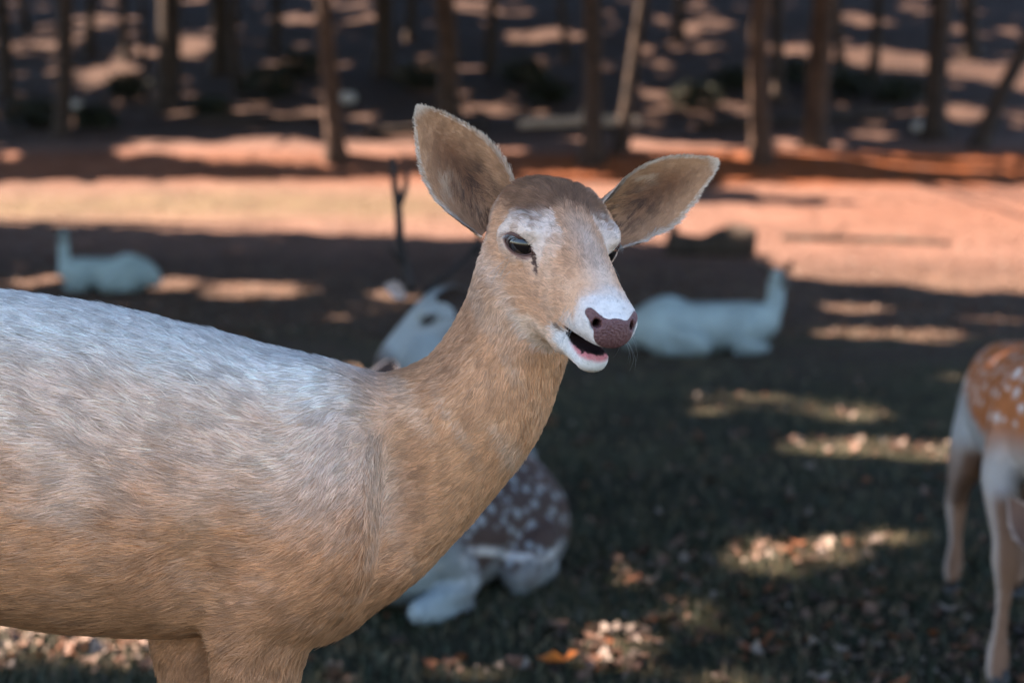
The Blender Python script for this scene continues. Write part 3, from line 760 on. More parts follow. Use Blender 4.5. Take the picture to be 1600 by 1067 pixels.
# ------------------------------------------------------------------ the doe in front
TAN, CREAM, BROWN, WHITE = np.array([.69, .335, .17]), np.array([.83, .57, .41]), np.array([.20, .10, .058]), np.array([.95, .675, .525])
def hero_axes():
    y, p, r = .34, .385, .105
    cy, sy, cp, sp, cr, sr = math.cos(y), math.sin(y), math.cos(p), math.sin(p), math.cos(r), math.sin(r)
    rz = np.array([[cy, -sy, 0], [sy, cy, 0], [0, 0, 1]]); rx = np.array([[1, 0, 0], [0, cp, -sp], [0, sp, cp]]); ry = np.array([[cr, 0, sr], [0, 1, 0], [-sr, 0, cr]])
    R_ = rz @ rx @ ry
    return R_ @ np.array([0, -1., 0]), R_ @ np.array([0, 0, 1.])
def hero_color(s, X, N_, strand):
    n = len(X); h = s.to_head(X); f, r, u = h[:, 0], np.abs(h[:, 1]), h[:, 2]
    wh = sstep(.014, .004, head_sdf(h, s.H[3])) * sstep(-.125, -.095, f)
    x, z = X[:, 0], X[:, 2]
    zb = np.interp(x, [-1.1, -.6, -.2, 0], [.93, .985, .90, .87]); zl = np.interp(x, [-1.1, -.6, -.3, -.15], [.70, .62, .60, .62])
    fr = (z - zl) / (zb - zl)
    st = fbm(np.stack([X[:, 0] * 26 + X[:, 2] * 10, X[:, 1] * 80, X[:, 2] * 120 + X[:, 0] * 32], -1), 3, 5)
    lo = fbm(X / .09, 3, 15); fi = fbm(X / .012, 2, 25)
    wt = sstep(.28, .78, fr + (lo - .5) * .28) * .88 + (st - .5) * .7
    c = mix(TAN, WHITE * .95, np.clip(wt, 0, 1))
    c = mix(c, np.array([.88, .84, .80]), sstep(.82, 1.0, fr) * .7)  # paler stripe along the back, painting in its sky sheen
    br = sstep(.54, .70, st + .30 * (fi - .5) + .05 * (lo - .5)) * sstep(.35, .7, fr) * (1 - .7 * sstep(.75, .95, fr)) * .24
    c = mix(c, BROWN * 1.25, br)
    c = mix(c, np.array([.42, .205, .10]), sstep(.35, .05, fr) * .55)  # browner underside, with warm bounce from the ground put into the coat
    # neck: even tan, browner along its crest, a pale streak down the side
    nk = sstep(-.20, -.10, x + (z - .85) * .35) * (1 - wh)
    neck = mix(np.array([.72, .375, .20]), CREAM, np.clip(sstep(.5, .75, fbm(np.stack([X[:, 0] * 30 + X[:, 2] * 22, X[:, 1] * 14, X[:, 0] * 18], -1), 3, 35)) * .6, 0, 1))
    crest = sstep(.3, .8, N_[:, 2] * .7 - N_[:, 0] * .75) * sstep(.4, .6, lo + .12)
    neck = mix(neck, BROWN * 1.35, crest * .45)
    neck = mix(neck, BROWN * 1.5, sstep(.64, .78, fi) * .15)
    c = mix(c, neck, nk)
    # head
    k = mix(np.array([.76, .46, .305]), np.array([.63, .34, .20]), sstep(.42, .64, lo + .15 * (fi - .5)))
    k = mix(k, np.array([.62, .51, .44]), sstep(.025, .0, r) * sstep(-.01, .05, f) * .45)
    eye = np.sqrt(((f - .004) / .036) ** 2 + ((u - .014) / .028) ** 2) * np.where(r > .02, 1, 9)
    k = mix(k, np.array([.78, .66, .59]), sstep(1.4, .55, eye + .7 * (fi - .5)) * .66)
    crown = sstep(.014, .029, u + .010 * (lo - .5) * 2) * sstep(.010, -.016, f - .03 * (fi - .5)) * sstep(.058, .044, r)
    k = mix(k, mix(BROWN * .55, BROWN * 1.25, fi), crown * .88)
    k = mix(k, BROWN * 1.5, sstep(-.055, -.085, f) * sstep(-.01, .02, u) * .6)
    k = mix(k, BROWN * 1.6, sstep(.55, .68, fbm(np.stack([f * 260, h[:, 1] * 120, u * 60], -1), 2, 51)) * sstep(.0, .02, u) * sstep(.07, .0, f) * .55)
    mz = sstep(.116, .152, f + .018 * (fi - .5) + .030 * sstep(-.015, -.050, u))
    k = mix(k, np.array([.70, .645, .62]) * (.85 + .3 * fi)[:, None], mz * .85)
    jaw = sstep(-.054, -.060, u) * sstep(.066, .090, f + .02 * (fi - .5))
    k = mix(k, np.array([.70, .64, .60]) * (.85 + .3 * fi)[:, None], jaw)
    k = mix(k, np.array([.66, .43, .29]), jaw * sstep(-.074, -.084, u) * .7)
    k = mix(k, CREAM, sstep(-.066, -.076, u) * sstep(-.05, .0, f) * (1 - jaw) * .8)
    k = mix(k, BROWN * .8, sstep(.0055, .0030, np.hypot(f - .083, u + .060)) * .8)
    tl = np.clip(((f - .021) * .016 + (u + .004) * -.017) / (.016 ** 2 + .017 ** 2), 0, 1)
    tear = np.hypot(f - .021 - .016 * tl, u + .004 + .017 * tl) - (.0036 - .0018 * tl) + np.where(r > .025, 0, 1)
    k = mix(k, np.array([.09, .045, .035]), sstep(.0016, -.0004, tear))
    ea = eye_axes(np.stack([f, r, u], -1)); rim = np.sqrt((ea[:, 0] / .0195) ** 2 + ((u + ea[:, 0] * .12) / .0130) ** 2) * np.where(r > .03, 1, 9)
    k = mix(k, np.array([.20, .10, .08]), sstep(1.12, .98, rim) * .9)
    md = d_ell(np.stack([f, r, u], -1), (.134, 0, -.0530), np.array([.046, .036, .0065]))
    hole = (r < .0152) & (u > -.0720) & (u < -.043) & (f > .078) & (f < .139)
    lipz = sstep(.0085, .0030, md) * sstep(.098, .118, f) * sstep(-.0525, -.0555, u)
    k = mix(k, np.array([.52, .17, .18]), lipz)
    inn = np.hypot((f - .108) / .032, r / .0160)
    if not strand: k = mix(k, np.array([.030, .013, .012]), sstep(1.04, .94, inn) * sstep(.0085, .006, md) * sstep(.076, .084, f) * np.where(u > -.072, 1, 0))  # mouth inside blackened here and below, painting its shadow into the skin
    if not strand: k = mix(k, np.array([.035, .016, .015]), sstep(.0022, .0006, md) * sstep(.084, .09, f) * np.where(u > -.0590, 1, 0))
    if not strand: k[hole] = (.022, .010, .009)
    k = mix(k, np.array([.035, .016, .015]), sstep(.004, .0, nostril(np.stack([f, r, u], -1))))  # inside of the nostrils painted dark as their shadow
    c = mix(c, k, wh)
    if strand: c = c * (rng.uniform(.72, 1.22, n))[:, None]
    return np.clip(c, .01, .92)
def hero_bare(s, X):
    h = s.to_head(X); f, r, u = h[:, 0], np.abs(h[:, 1]), h[:, 2]; q = np.stack([f, r, u], -1)
    md = d_ell(q, (.134, 0, -.0530), np.array([.046, .036, .0065]))
    b = ((r < .0158) & (u > -.0720) & (u < -.043) & (f > .078) & (f < .143)) | (md < .0036) | ((np.hypot((f - .108) / .033, r / .0165) < 1) & (md < .0085) & (u > -.072)) | (d_ell(q, (.161, 0, -.0235), np.array([.022, .0235, .0190])) < .0) | (nostril(q) < .0015)
    b |= d_ell(eye_axes(q), (0, .003, 0), np.array([.0195, .02, .0128])) < .0
    return b
def in_view(s, X, out=.12):
    px, py, z = proj(X); v = (px > -140) & (px < 1740) & (py > -100) & (py < 1200)
    return np.where(v, 1., out)

H_D = 1.80
hero = Deer('doe', (-.35, H_D, 0), 'cream and tan doe with upright ears and slightly open mouth, standing close by')
def hd(px): return H_D - (600 - px) * 6e-5
cols = [(-640, 560, 790, .085), (-560, 490, 860, .12), (-400, 455, 905, .145), (-200, 448, 930, .16), (0, 466, 955, .16), (150, 492, 976, .155), (300, 528, 982, .145), (420, 562, 975, .130), (500, 598, 950, .112), (555, 640, 905, .085)]
hero.chain([(P(px, (t + b) / 2, hd(px)), w_, (b - t) / 2 / FPX * hd(px) - .006) for (px, t, b, w_) in cols], k=.05, side=(0, 1, 0), fur=.028, flow=-1)
hero.chain([(P(500, 765, 1.80), .118, .12), (P(572, 748, 1.795), .090, .108), (P(640, 720, 1.785), .074, .088), (P(700, 676, 1.775), .066, .075), (P(752, 628, 1.765), .064, .066), (P(786, 562, 1.76), .056, .058), (P(812, 500, 1.755), .05, .053), (P(838, 430, 1.75), .046, .05)],
           k=.06, side=(0, 1, 0), fur=.013, flow=-1)
# shoulders, forelegs
for sg, ox, dd in ((-1, 0, 1.735), (1, -78, 1.865)):
    q = lambda px, py, e=0.: P(px + ox * (1 if py > 900 else .4), py, dd + e)
    if sg < 0:
        hero.chain([(q(500, 665, -.005), .035, .06), (q(522, 745, -.030), .045, .07), (q(512, 815, -.036), .05, .068), (q(455, 888, -.022), .048, .062), (q(414, 945, 0), .042, .050), (q(404, 1005), .036, .039), (q(401, 1080), .031, .036), (q(398, 1200), .027, .032), (q(398, 1335), .026, .03), (q(392, 1380), .021, .022), (q(390, 1600), .0155, .017), (q(390, 1655), .02, .022), (q(402, 1725), .017, .018), (q(412, 1748), .018, .018)],
                   k=.032, side=(0, 1, 0), fur=.014, flow=1)
    else:
        hero.chain([(q(480, 850, 0), .045, .07), (q(410, 955, 0), .043, .058), (q(398, 1030), .036, .044), (q(395, 1120), .030, .036), (q(392, 1320), .026, .03), (q(388, 1370), .021, .022), (q(384, 1570), .0155, .017), (q(384, 1620), .02, .022), (q(394, 1680), .017, .018), (q(402, 1698), .018, .018)],
                   k=.045, side=(0, 1, 0), fur=.012, flow=1)
# brisket hanging a little between the forelegs
hero.chain([(P(430, 925, 1.80), .075, .042), (P(505, 920, 1.80), .07, .042), (P(555, 882, 1.80), .055, .035)], k=.05, side=(0, 1, 0), fur=.026, flow=-1)
hero.ell(P(622, 800, 1.69), np.array([.022, .035, .075]), None, .05, 'cut')
hero.ell(P(318, 925, 1.64), np.array([.03, .035, .055]), None, .05, 'cut')
# hind legs (out of the picture to the left)
for yy in (-.09, .09):
    b = lambda x, z, e=0.: np.array([x, H_D - .06 + yy + e * np.sign(yy), z])
    hero.chain([(b(-1.02, .82), .075, .13), (b(-.97, .68), .07, .12), (b(-.98, .56), .05, .085), (b(-1.07, .44), .033, .045), (b(-1.13, .37), .024, .034), (b(-1.11, .30), .02, .024), (b(-1.08, .12), .016, .018), (b(-1.07, .09), .02, .022), (b(-1.05, .04), .018, .018)], k=.05, side=(0, 1, 0), fur=.014, flow=1)
hero.chain([(np.array([-1.13, H_D - .06, .90]), .03), (np.array([-1.20, H_D - .06, .82]), .022), (np.array([-1.22, H_D - .06, .72]), .014)], k=.03, fur=.03, flow=1)
hf, hu = hero_axes()
hero.head((.0575, 1.70, 1.046), hf, hu, 1.0, .12)
EARS = [((779, 346, 1.775), (655, 170, 1.745), (.28, -1, -.10), .044), ((940, 352, 1.765), (1118, 254, 1.80), (.05, -1, -.25), .040)]
for (b0, t0, fc, wd) in EARS:
    B_, T_ = P(*b0), P(*t0); I_ = hero.hp((-.06, 0, .01))
    hero.chain([(I_ * .5 + B_ * .5, .026), (B_ * .96 + T_ * .04 + np.array([0, .026, 0]), .018)], k=.03, fur=.008, flow=1, soft=False)
hero.grow(.0075, .0023, 2)
hero.body(hero_color)
def hero_dens(s, X):
    h = s.to_head(X); head = (np.abs(h[:, 0]) < .19) & (np.abs(h[:, 1]) < .08) & (np.abs(h[:, 2]) < .12)
    px, py, z = proj(X)
    return np.maximum(in_view(s, X, .06), np.where((py > 300) & (py < 1300), .5, .06)) * np.where(head, 2.6, 1.) * np.where(X[:, 1] > 1.88, .4, 1.)
hero.fur(400000, .00034, hero_dens, .40, .012, hero_bare)
hero.eyes()
def ear_col(sv, vv, inside):
    n = len(sv); inside = np.broadcast_to(np.asarray(inside), (n,))
    nz = fbm(np.stack([sv * 9, vv * 4, sv * 0], -1), 3, 9); nz2 = fbm(np.stack([sv * 26 + vv * 9, vv * 14, sv * 0 + 4], -1), 2, 19)
    c = mix(np.array([.44, .23, .125]), np.array([.21, .09, .045]), sstep(.9, .1, np.abs(vv - .05)) * sstep(.0, .3, sv) * sstep(.95, .6, sv) * .95)
    c = mix(c, np.array([.045, .022, .016]), sstep(.46, .58, nz2) * sstep(.65, .25, sv) * sstep(.75, .3, np.abs(vv)) * .8)
    c = mix(c, np.array([.50, .33, .22]), sstep(.52, .68, nz) * sstep(.15, .6, vv) * sstep(.75, .4, sv) * .8)
    c = mix(c, np.array([.72, .60, .50]), np.clip(sstep(.90, 1.0, np.abs(vv)) + sstep(.90, 1.0, sv), 0, 1) * .8)
    return np.where(inside[:, None], c, mix(np.array([.42, .28, .19]), CREAM, sstep(.7, 1, np.abs(vv)) * .6))
for (b0, t0, fc, wd) in EARS:
    hero.ear(P(*b0), P(*t0), fc, wd, ear_col, 15000, 1.0, .0045, .010)
# moist dark nose with the nostrils cut in
def nose_part(d, step=.0012):
    lo, hi = np.array([.128, -.034, -.056]), np.array([.178, .034, .008])
    ax = [np.arange(lo[k], hi[k], step) for k in range(3)]
    F_ = Field(*ax); G = np.stack(np.meshgrid(*ax, indexing='ij'), -1)
    q = np.stack([G[..., 0], np.abs(G[..., 1]), G[..., 2]], -1)
    pad = d_ell(q, (.162, 0, -.0235), np.array([.0215, .0225, .0180]))
    pad = smin(pad, d_cap(q, (.160, .016, -.015), (.152, .0275, -.006), .0080, .0055), .006)
    dd = smax(head_sdf(G, d.H[3]) - .0009, pad, .003)
    F_.D = dd.astype(np.float32)
    V, Fc = F_.mesh(2)
    p, A, sc, _ = d.H
    link('nose', mesh('nose', (V * sc) @ A.T + p - d.base, Fc), d.root, MAT['nose'])
nose_part(hero)
# whiskers
k = 46; sg = np.where(rng.uniform(size=k) < .5, 1, -1)
hq = np.stack([rng.uniform(.105, .145, k), sg * .030, rng.uniform(-.048, -.02, k)], -1); hq[-16:] = np.stack([rng.uniform(-.01, .02, 16), sg[-16:] * .062, rng.uniform(-.03, -.014, 16)], -1)
Xw = hero.hp(hq); Aw = hero.H[1]; Dw = unit(np.stack([.5 + .2 * rng.normal(size=k), sg * 1.0, -.55 + .3 * rng.normal(size=k)], -1)) @ Aw.T
hero.strands(hero.body_o, Xw, Dw, np.tile(-Aw[:, 2], (k, 1)), rng.uniform(.025, .05, k), np.full((k, 3), .45), .00012, 1.6, 0, 'whisker', .1)
hooves(hero, [P(412, 1748, 1.735) * [1, 1, 0], P(324, 1698, 1.865) * [1, 1, 0], np.array([-1.04, H_D - .15, 0]), np.array([-1.04, H_D + .03, 0])], (1, 0), .024)

# ------------------------------------------------------------------ deer lying in the clearing
def ear_plain(inner, outer, rim):
    def fn(sv, vv, inside):
        inside = np.broadcast_to(np.asarray(inside), (len(sv),))
        c = mix(np.asarray(inner), np.asarray(rim), sstep(.75, .98, np.abs(vv)) + 0 * sv)
        return np.where(inside[:, None], c, np.broadcast_to(np.asarray(outer), c.shape))
    return fn
class Frame:
    def __init__(s, x, y, head, sc):
        h = unit(np.array([head[0], head[1], 0.])); s.o = np.array([x, y, float(ground_z(np.array(x), np.array(y)))]); s.h = h; s.l = np.array([-h[1], h[0], 0]); s.k = sc
    kz = 1.
    def __call__(s, x, y, z): return s.o + (s.h * x + s.l * y + np.array([0, 0, z * s.kz])) * s.k
    def local(s, X):
        v = (X - s.o) / s.k; return np.stack([v @ s.h, v @ s.l, v[:, 2]], -1)
def lying(name, L, label, group, neck, fur=.018, nk=.05):
    d = Deer(name, L.o, label, group); k = L.k; d.L = L
    t = [(-.55, .15, .06, .09), (-.50, .20, .11, .14), (-.37, .235, .165, .20), (-.15, .215, .18, .20), (.10, .215, .165, .20), (.28, .235, .13, .18), (.40, .27, .085, .12)]
    d.chain([(L(x, 0, z), w_ * k, h_ * k * L.kz) for x, z, w_, h_ in t], k=.05, side=L.l, fur=fur * k, flow=-1)
    d.ell(L(-.30, .04, .33), np.array([.15, .07, .125]) * k, np.stack([L.h, L.l, [0, 0, 1]], 1), .05)
    for sg in (1, -1):
        d.ell(L(-.34, sg * .125, .17), np.array([.18, .085, .15]) * k, np.stack([L.h, L.l, [0, 0, 1]], 1), .05)
        d.chain([(L(-.25, sg * .17, .16), .085 * k), (L(-.10, sg * .20, .09), .062 * k), (L(-.22, sg * .20, .055), .036 * k), (L(-.34, sg * .175, .045), .028 * k), (L(-.24, sg * .20, .03), .022 * k), (L(-.12, sg * .205, .026), .019 * k), (L(-.07, sg * .205, .020), .018 * k)], k=.016, fur=.01, flow=1)
        d.chain([(L(.24, sg * .10, .24), .08 * k), (L(.15, sg * .14, .11), .055 * k), (L(.27, sg * .14, .075), .034 * k), (L(.37, sg * .13, .055), .028 * k), (L(.30, sg * .15, .03), .021 * k), (L(.18, sg * .155, .026), .018 * k), (L(.13, sg * .155, .020), .017 * k)], k=.014, fur=.01, flow=1)
    d.chain([(L(-.55, 0, .22), .03 * k), (L(-.60, 0, .14), .022 * k), (L(-.61, 0, .06), .014 * k)], k=.02, fur=.025, flow=1)
    d.chain([(L(.22, 0, .25), .12 * k)] + neck, k=nk, fur=fur * k * .8, flow=-1)
    for sg in (1, -1): hooves(d, [L(-.07, sg * .21, .0), L(.12, sg * .155, 0.)], L.h, .018 * k)
    return d
def shaded_white_color(tint):  # white coat with its bluish shade painted in, darker towards the belly
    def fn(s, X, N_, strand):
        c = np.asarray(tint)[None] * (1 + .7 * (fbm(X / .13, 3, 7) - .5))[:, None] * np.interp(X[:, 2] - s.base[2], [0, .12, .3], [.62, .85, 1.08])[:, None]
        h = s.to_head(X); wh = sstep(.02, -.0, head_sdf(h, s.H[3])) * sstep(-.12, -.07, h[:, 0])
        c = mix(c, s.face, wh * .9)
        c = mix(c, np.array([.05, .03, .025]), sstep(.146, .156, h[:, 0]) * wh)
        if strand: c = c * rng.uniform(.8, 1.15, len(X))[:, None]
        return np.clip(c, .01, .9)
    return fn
G_LIE = 'deer resting on the ground of the clearing'
# white doe on the left, turned away
L = Frame(*(ray_ground(162, 455)[0][:2]), (-1, .12), .98); L.kz = .84
dA = lying('white_deer', L, 'white deer lying with raised neck beyond the back of the big doe', G_LIE,
           [(L(.38, 0, .29), .08 * L.k), (L(.44, -.02, .42), .055 * L.k), (L(.455, -.04, .56), .043 * L.k), (L(.46, -.05, .64), .038 * L.k)], nk=.02)
dA.face = np.array([.06, .055, .052]); dA.head(L(.48, -.08, .70), L.h * .5 - L.l * .9 + np.array([0, 0, -.3]), np.array([0, 0, 1.]), .95)  # face and ears painted dark so the dim head fades into the background
dA.grow(.014); dA.body(shaded_white_color((.26, .325, .33))); dA.fur(9000, .0016, None, .4, .03); dA.eyes(False)
for sg in (1, -1): dA.ear(dA.hp((-.08, .045 * sg, .035)), dA.hp((-.17, .11 * sg, .03)), dA.H[1][:, 0], .03, ear_plain((.05, .04, .035), (.07, .06, .055), (.09, .08, .07)))
# white doe on the right, facing away to the right
L = Frame(*(ray_ground(1110, 552)[0][:2]), (1, .10), 1.0); L.kz = .86
dB = lying('white_deer', L, 'white deer lying with a darkened face in the shade below the log', G_LIE,
           [(L(.38, 0, .29), .085 * L.k), (L(.46, .0, .40), .062 * L.k), (L(.475, .02, .50), .052 * L.k), (L(.48, .03, .59), .046 * L.k)], nk=.02)
dB.face = np.array([.05, .038, .03]); dB.head(L(.52, .06, .62), L.h * .55 + L.l * .8 + np.array([0, 0, -.35]), np.array([0, 0, 1.]), .95)  # head's dimness painted in: dark face and ears merge with the background
dB.grow(.012); dB.body(shaded_white_color((.27, .315, .315))); dB.fur(12000, .0012, None, .4, .03); dB.eyes(False)
for sg in (1, -1): dB.ear(dB.hp((-.08, .045 * sg, .035)), dB.hp((-.15, .14 * sg, .07)), dB.H[1][:, 0], .03, ear_plain((.03, .022, .02), (.05, .036, .03), (.07, .055, .05)))
# buck with antlers behind the doe's neck
xr, yr = P(738, 700, 5.65)[:2]; xc, yc = P(672, 700, 5.02)[:2]
L = Frame((xr + xc) / 2, (yr + yc) / 2, (xc - xr, yc - yr), .98)
hb = P(664, 500, 4.93)
dC = lying('buck', L, 'pale antlered buck lying behind the neck of the big doe', G_LIE,
           [(L(.33, 0, .40), .115), ((L(.40, 0, .50) * .6 + hb * .4), .095), (L(.40, 0, .5) * .25 + hb * .75 + np.array([.05, .03, -.02]), .075), (hb + np.array([.05, .03, .0]), .06)])
dC.face = np.array([.24, .25, .245]); dC.head(hb, (-.78, -.32, -.56), (-.5, 0, .9), 1.27)
def buck_color(s, X, N_, strand):
    c = shaded_white_color((.17, .185, .185))(s, X, N_, False)
    h = s.to_head(X); f, r, u = h[:, 0], np.abs(h[:, 1]), h[:, 2]; wh = sstep(.02, 0, head_sdf(h)) * sstep(-.12, -.07, f)
    c = mix(c, np.array([.025, .02, .02]), wh * sstep(1.2, .6, np.hypot((f - .006) / .024, (u + .002) / .013)) * np.where(r > .02, 1, 0) * .85)
    c = mix(c, np.array([.09, .075, .07]), wh * np.clip(sstep(-.03, -.065, u) * sstep(.13, .06, f) + sstep(.11, .14, f), 0, 1) * .75)
    c = mix(c, np.array([.10, .075, .06]), sstep(-.05, -.09, f) * sstep(-.16, -.12, f) * sstep(.12, .06, np.linalg.norm(h - np.array([-.09, .03, 0]), axis=1)) * .8)
    if strand: c = c * rng.uniform(.75, 1.2, len(X))[:, None]
    return np.clip(c, .01, .9)
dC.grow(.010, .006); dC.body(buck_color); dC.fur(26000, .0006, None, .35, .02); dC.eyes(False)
dC.ear(P(684, 476, 4.88), P(748, 466, 4.86), (-.1, -1, -.2), .050, ear_plain((.035, .025, .022), (.05, .04, .035), (.09, .07, .065)), 2500, 1.0)
dC.ear(P(634, 458, 4.97), P(602, 446, 5.0), (-.1, -1, -.2), .026, ear_plain((.34, .27, .25), (.4, .36, .34), (.55, .46, .42)), 1500, 1.0)
def antler(d, lines):
    first = None
    for pts, r0, r1 in lines:
        pp = np.array([P(*q) for q in pts]); t = np.linspace(0, 1, 14); s = np.linspace(0, 1, len(pp)); pp = np.stack([np.interp(t, s, pp[:, k]) for k in range(3)], -1)
        for _ in range(4): pp[1:-1] = pp[1:-1] * .5 + (pp[2:] + pp[:-2]) * .25
        V, Fc = tube(pp - d.base, np.linspace(r0, r1, 14), 10, True, .18, 3)
        if first is None: first = link('antler', mesh('antler', V, Fc), d.root, MAT['antler'])
        else: link('tine', mesh('tine', V, Fc), first, MAT['antler'])
antler(dC, [([(641, 452, 4.90), (634, 425, 4.93), (624, 396, 4.9), (624, 360, 4.9), (624, 322, 4.92), (616, 285, 4.93), (613, 246, 4.95)], .019, .010),
            ([(624, 318, 4.92), (634, 295, 4.92), (637, 264, 4.93)], .012, .007), ([(627, 408, 4.91), (616, 400, 4.87), (607, 386, 4.84)], .010, .004)])
antler(dC, [([(664, 458, 5.0), (684, 436, 5.06), (712, 425, 5.12), (742, 396, 5.2), (756, 350, 5.25), (752, 300, 5.25)], .011, .006),
            ([(742, 396, 5.2), (768, 372, 5.2), (780, 340, 5.2)], .010, .006)])
# spotted deer curled on the ground in front of the buck
xr, yr = P(772, 835, 4.48)[:2]; xc, yc = P(630, 840, 4.05)[:2]
L = Frame((xr + xc) / 2 - .01, (yr + yc) / 2, (xc - xr, yc - yr), .90); L.kz = .88
hb = P(584, 640, 3.86)
dS = lying('spotted_deer', L, 'brown white-spotted deer lying behind the chest of the big doe', G_LIE,
           [(L(.34, 0, .36), .085), (L(.42, 0, .50) * .7 + hb * .3, .065), (hb * .8 + L(.42, 0, .5) * .2 + np.array([.02, .03, 0]), .052)])
dS.face = np.array([.42, .22, .12]); dS.head(hb, (-.62, -.72, -.38), (0, 0, 1), .9)
DARK = np.array([.062, .036, .028])
def spotted_color(s, X, N_, strand):
    q = s.L.local(X); lo = fbm(X / .05, 3, 5)
    t = sstep(.05, .14, q[:, 2] + (lo - .5) * .14 - .10 * sstep(.0, .3, q[:, 0]))
    c = mix(np.array([.20, .20, .20]), DARK, t)
    c = mix(c, np.array([.24, .27, .275]), sstep(.16, .36, q[:, 0] - .4 * (q[:, 2] - .2)) * sstep(.42, .30, q[:, 2]))
    c = mix(c, np.array([.60, .56, .53]), sstep(.020, .008, np.abs(q[:, 2] - .150 - .035 * np.sin(q[:, 0] * 9))) * sstep(.45, .3, np.abs(q[:, 0])) * sstep(.35, .6, lo) * .8)
    if not hasattr(s, 'sp'):
        s.sp = spots_on(X, 230, .006, .016, (q[:, 2] > .10) & (q[:, 2] < .41) & (q[:, 0] < .22), 5)
    c = mix(c, np.array([.36, .37, .375]), spot_mask(X, s.sp, .5) * .8)
    c = mix(c, DARK * .7, sstep(.035, .015, np.abs(q[:, 1])) * sstep(.36, .40, q[:, 2]) * sstep(.35, .25, q[:, 0]))
    nk = sstep(.36, .46, q[:, 2]) * sstep(.2, .3, q[:, 0]); c = mix(c, np.array([.36, .18, .09]), nk * .9)
    h = s.to_head(X); wh = sstep(.02, 0, head_sdf(h)) * sstep(-.12, -.07, h[:, 0]); c = mix(c, s.face, wh)
    c = mix(c, np.array([.02, .015, .015]), sstep(.146, .156, h[:, 0]) * wh)
    if strand: c = c * rng.uniform(.75, 1.2, len(X))[:, None]
    return np.clip(c, .01, .9)
dS.grow(.0095, .006); dS.body(spotted_color); dS.fur(60000, .0005, None, .3, .014); dS.eyes(False)
dS.ear(P(592, 622, 3.9), P(612, 562, 3.92), (-.2, -1, -.1), .046, ear_plain((.045, .033, .03), (.3, .18, .11), (.72, .55, .45)), 3000, .9)
dS.ear(P(572, 602, 3.92), P(534, 570, 3.98), (-.3, -1, .1), .030, ear_plain((.3, .14, .07), (.45, .22, .1), (.6, .36, .22)), 2000, .9)

# ------------------------------------------------------------------ spotted deer standing at the right with lowered head
dR = Deer('spotted_deer', (P(1580, 900, 3.85)[0], 3.85, 0), 'orange brown white-spotted deer standing with lowered head beside the sunlit grass')
sideR = unit(np.cross(unit(P(1630, 660, 3.45) * [1, 1, 0] - P(1570, 640, 4.25) * [1, 1, 0]), [0, 0, 1]))
dR.chain([(P(1562, 640, 4.46), .07, .09), (P(1574, 632, 4.36), .11, .14), (P(1592, 632, 4.2), .14, .165), (P(1612, 642, 3.98), .15, .165), (P(1630, 652, 3.76), .14, .165), (P(1644, 662, 3.58), .115, .15), (P(1652, 675, 3.46), .08, .11)], k=.05, side=sideR, fur=.016, flow=-1)
SR = sideR if sideR[0] < 0 else -sideR               # the flank that faces the picture's left
gz = 0.0
for sg in (1, -1):
    o = (SR * .095 - SR * .085) if sg > 0 else (-SR * .15)
    fr = [((1592, 668, 3.60), .05, .075), ((1578, 720, 3.58), .04, .06), ((1571, 752, 3.57), .034, .046), ((1574, 800, 3.54), .027, .033), ((1578, 840, 3.52), .021, .024), ((1579, 878, 3.51), .024, .026), ((1577, 915, 3.51), .0145, .016), ((1569, 990, 3.50), .0118, .0125), ((1566, 1028, 3.50), .018, .020), ((1562, 1062, 3.47), .014, .015)]
    dR.chain([(P(*p_) + o, a_, b_) for p_, a_, b_ in fr], k=.035, side=SR, fur=.009, flow=1)
    o = SR * .0 if sg > 0 else -SR * .17
    hr = [((1556, 610, 4.30), .06, .11), ((1536, 655, 4.24), .06, .11), ((1516, 700, 4.22), .045, .075), ((1503, 740, 4.27), .03, .042), ((1494, 782, 4.36), .022, .034), ((1494, 810, 4.34), .016, .020), ((1493, 850, 4.31), .0125, .0135), ((1490, 880, 4.29), .018, .019), ((1487, 902, 4.25), .015, .015)]
    dR.chain([(P(*p_) + o, a_, b_) for p_, a_, b_ in hr], k=.045, side=SR, fur=.010, flow=1)
dR.chain([(P(1640, 640, 3.56), .10, .12), (P(1672, 690, 3.40), .075, .09), (P(1690, 760, 3.28), .06, .07), (P(1680, 815, 3.22), .052, .06)], k=.05, side=SR, fur=.012, flow=-1)
dR.chain([(P(1560, 590, 4.50), .025), (P(1552, 620, 4.56), .02), (P(1550, 680, 4.58), .013)], k=.03, fur=.03, flow=1)
dR.head(P(1668, 842, 3.16), (-.30, -.75, -.62), (0, -.5, .9), .88)
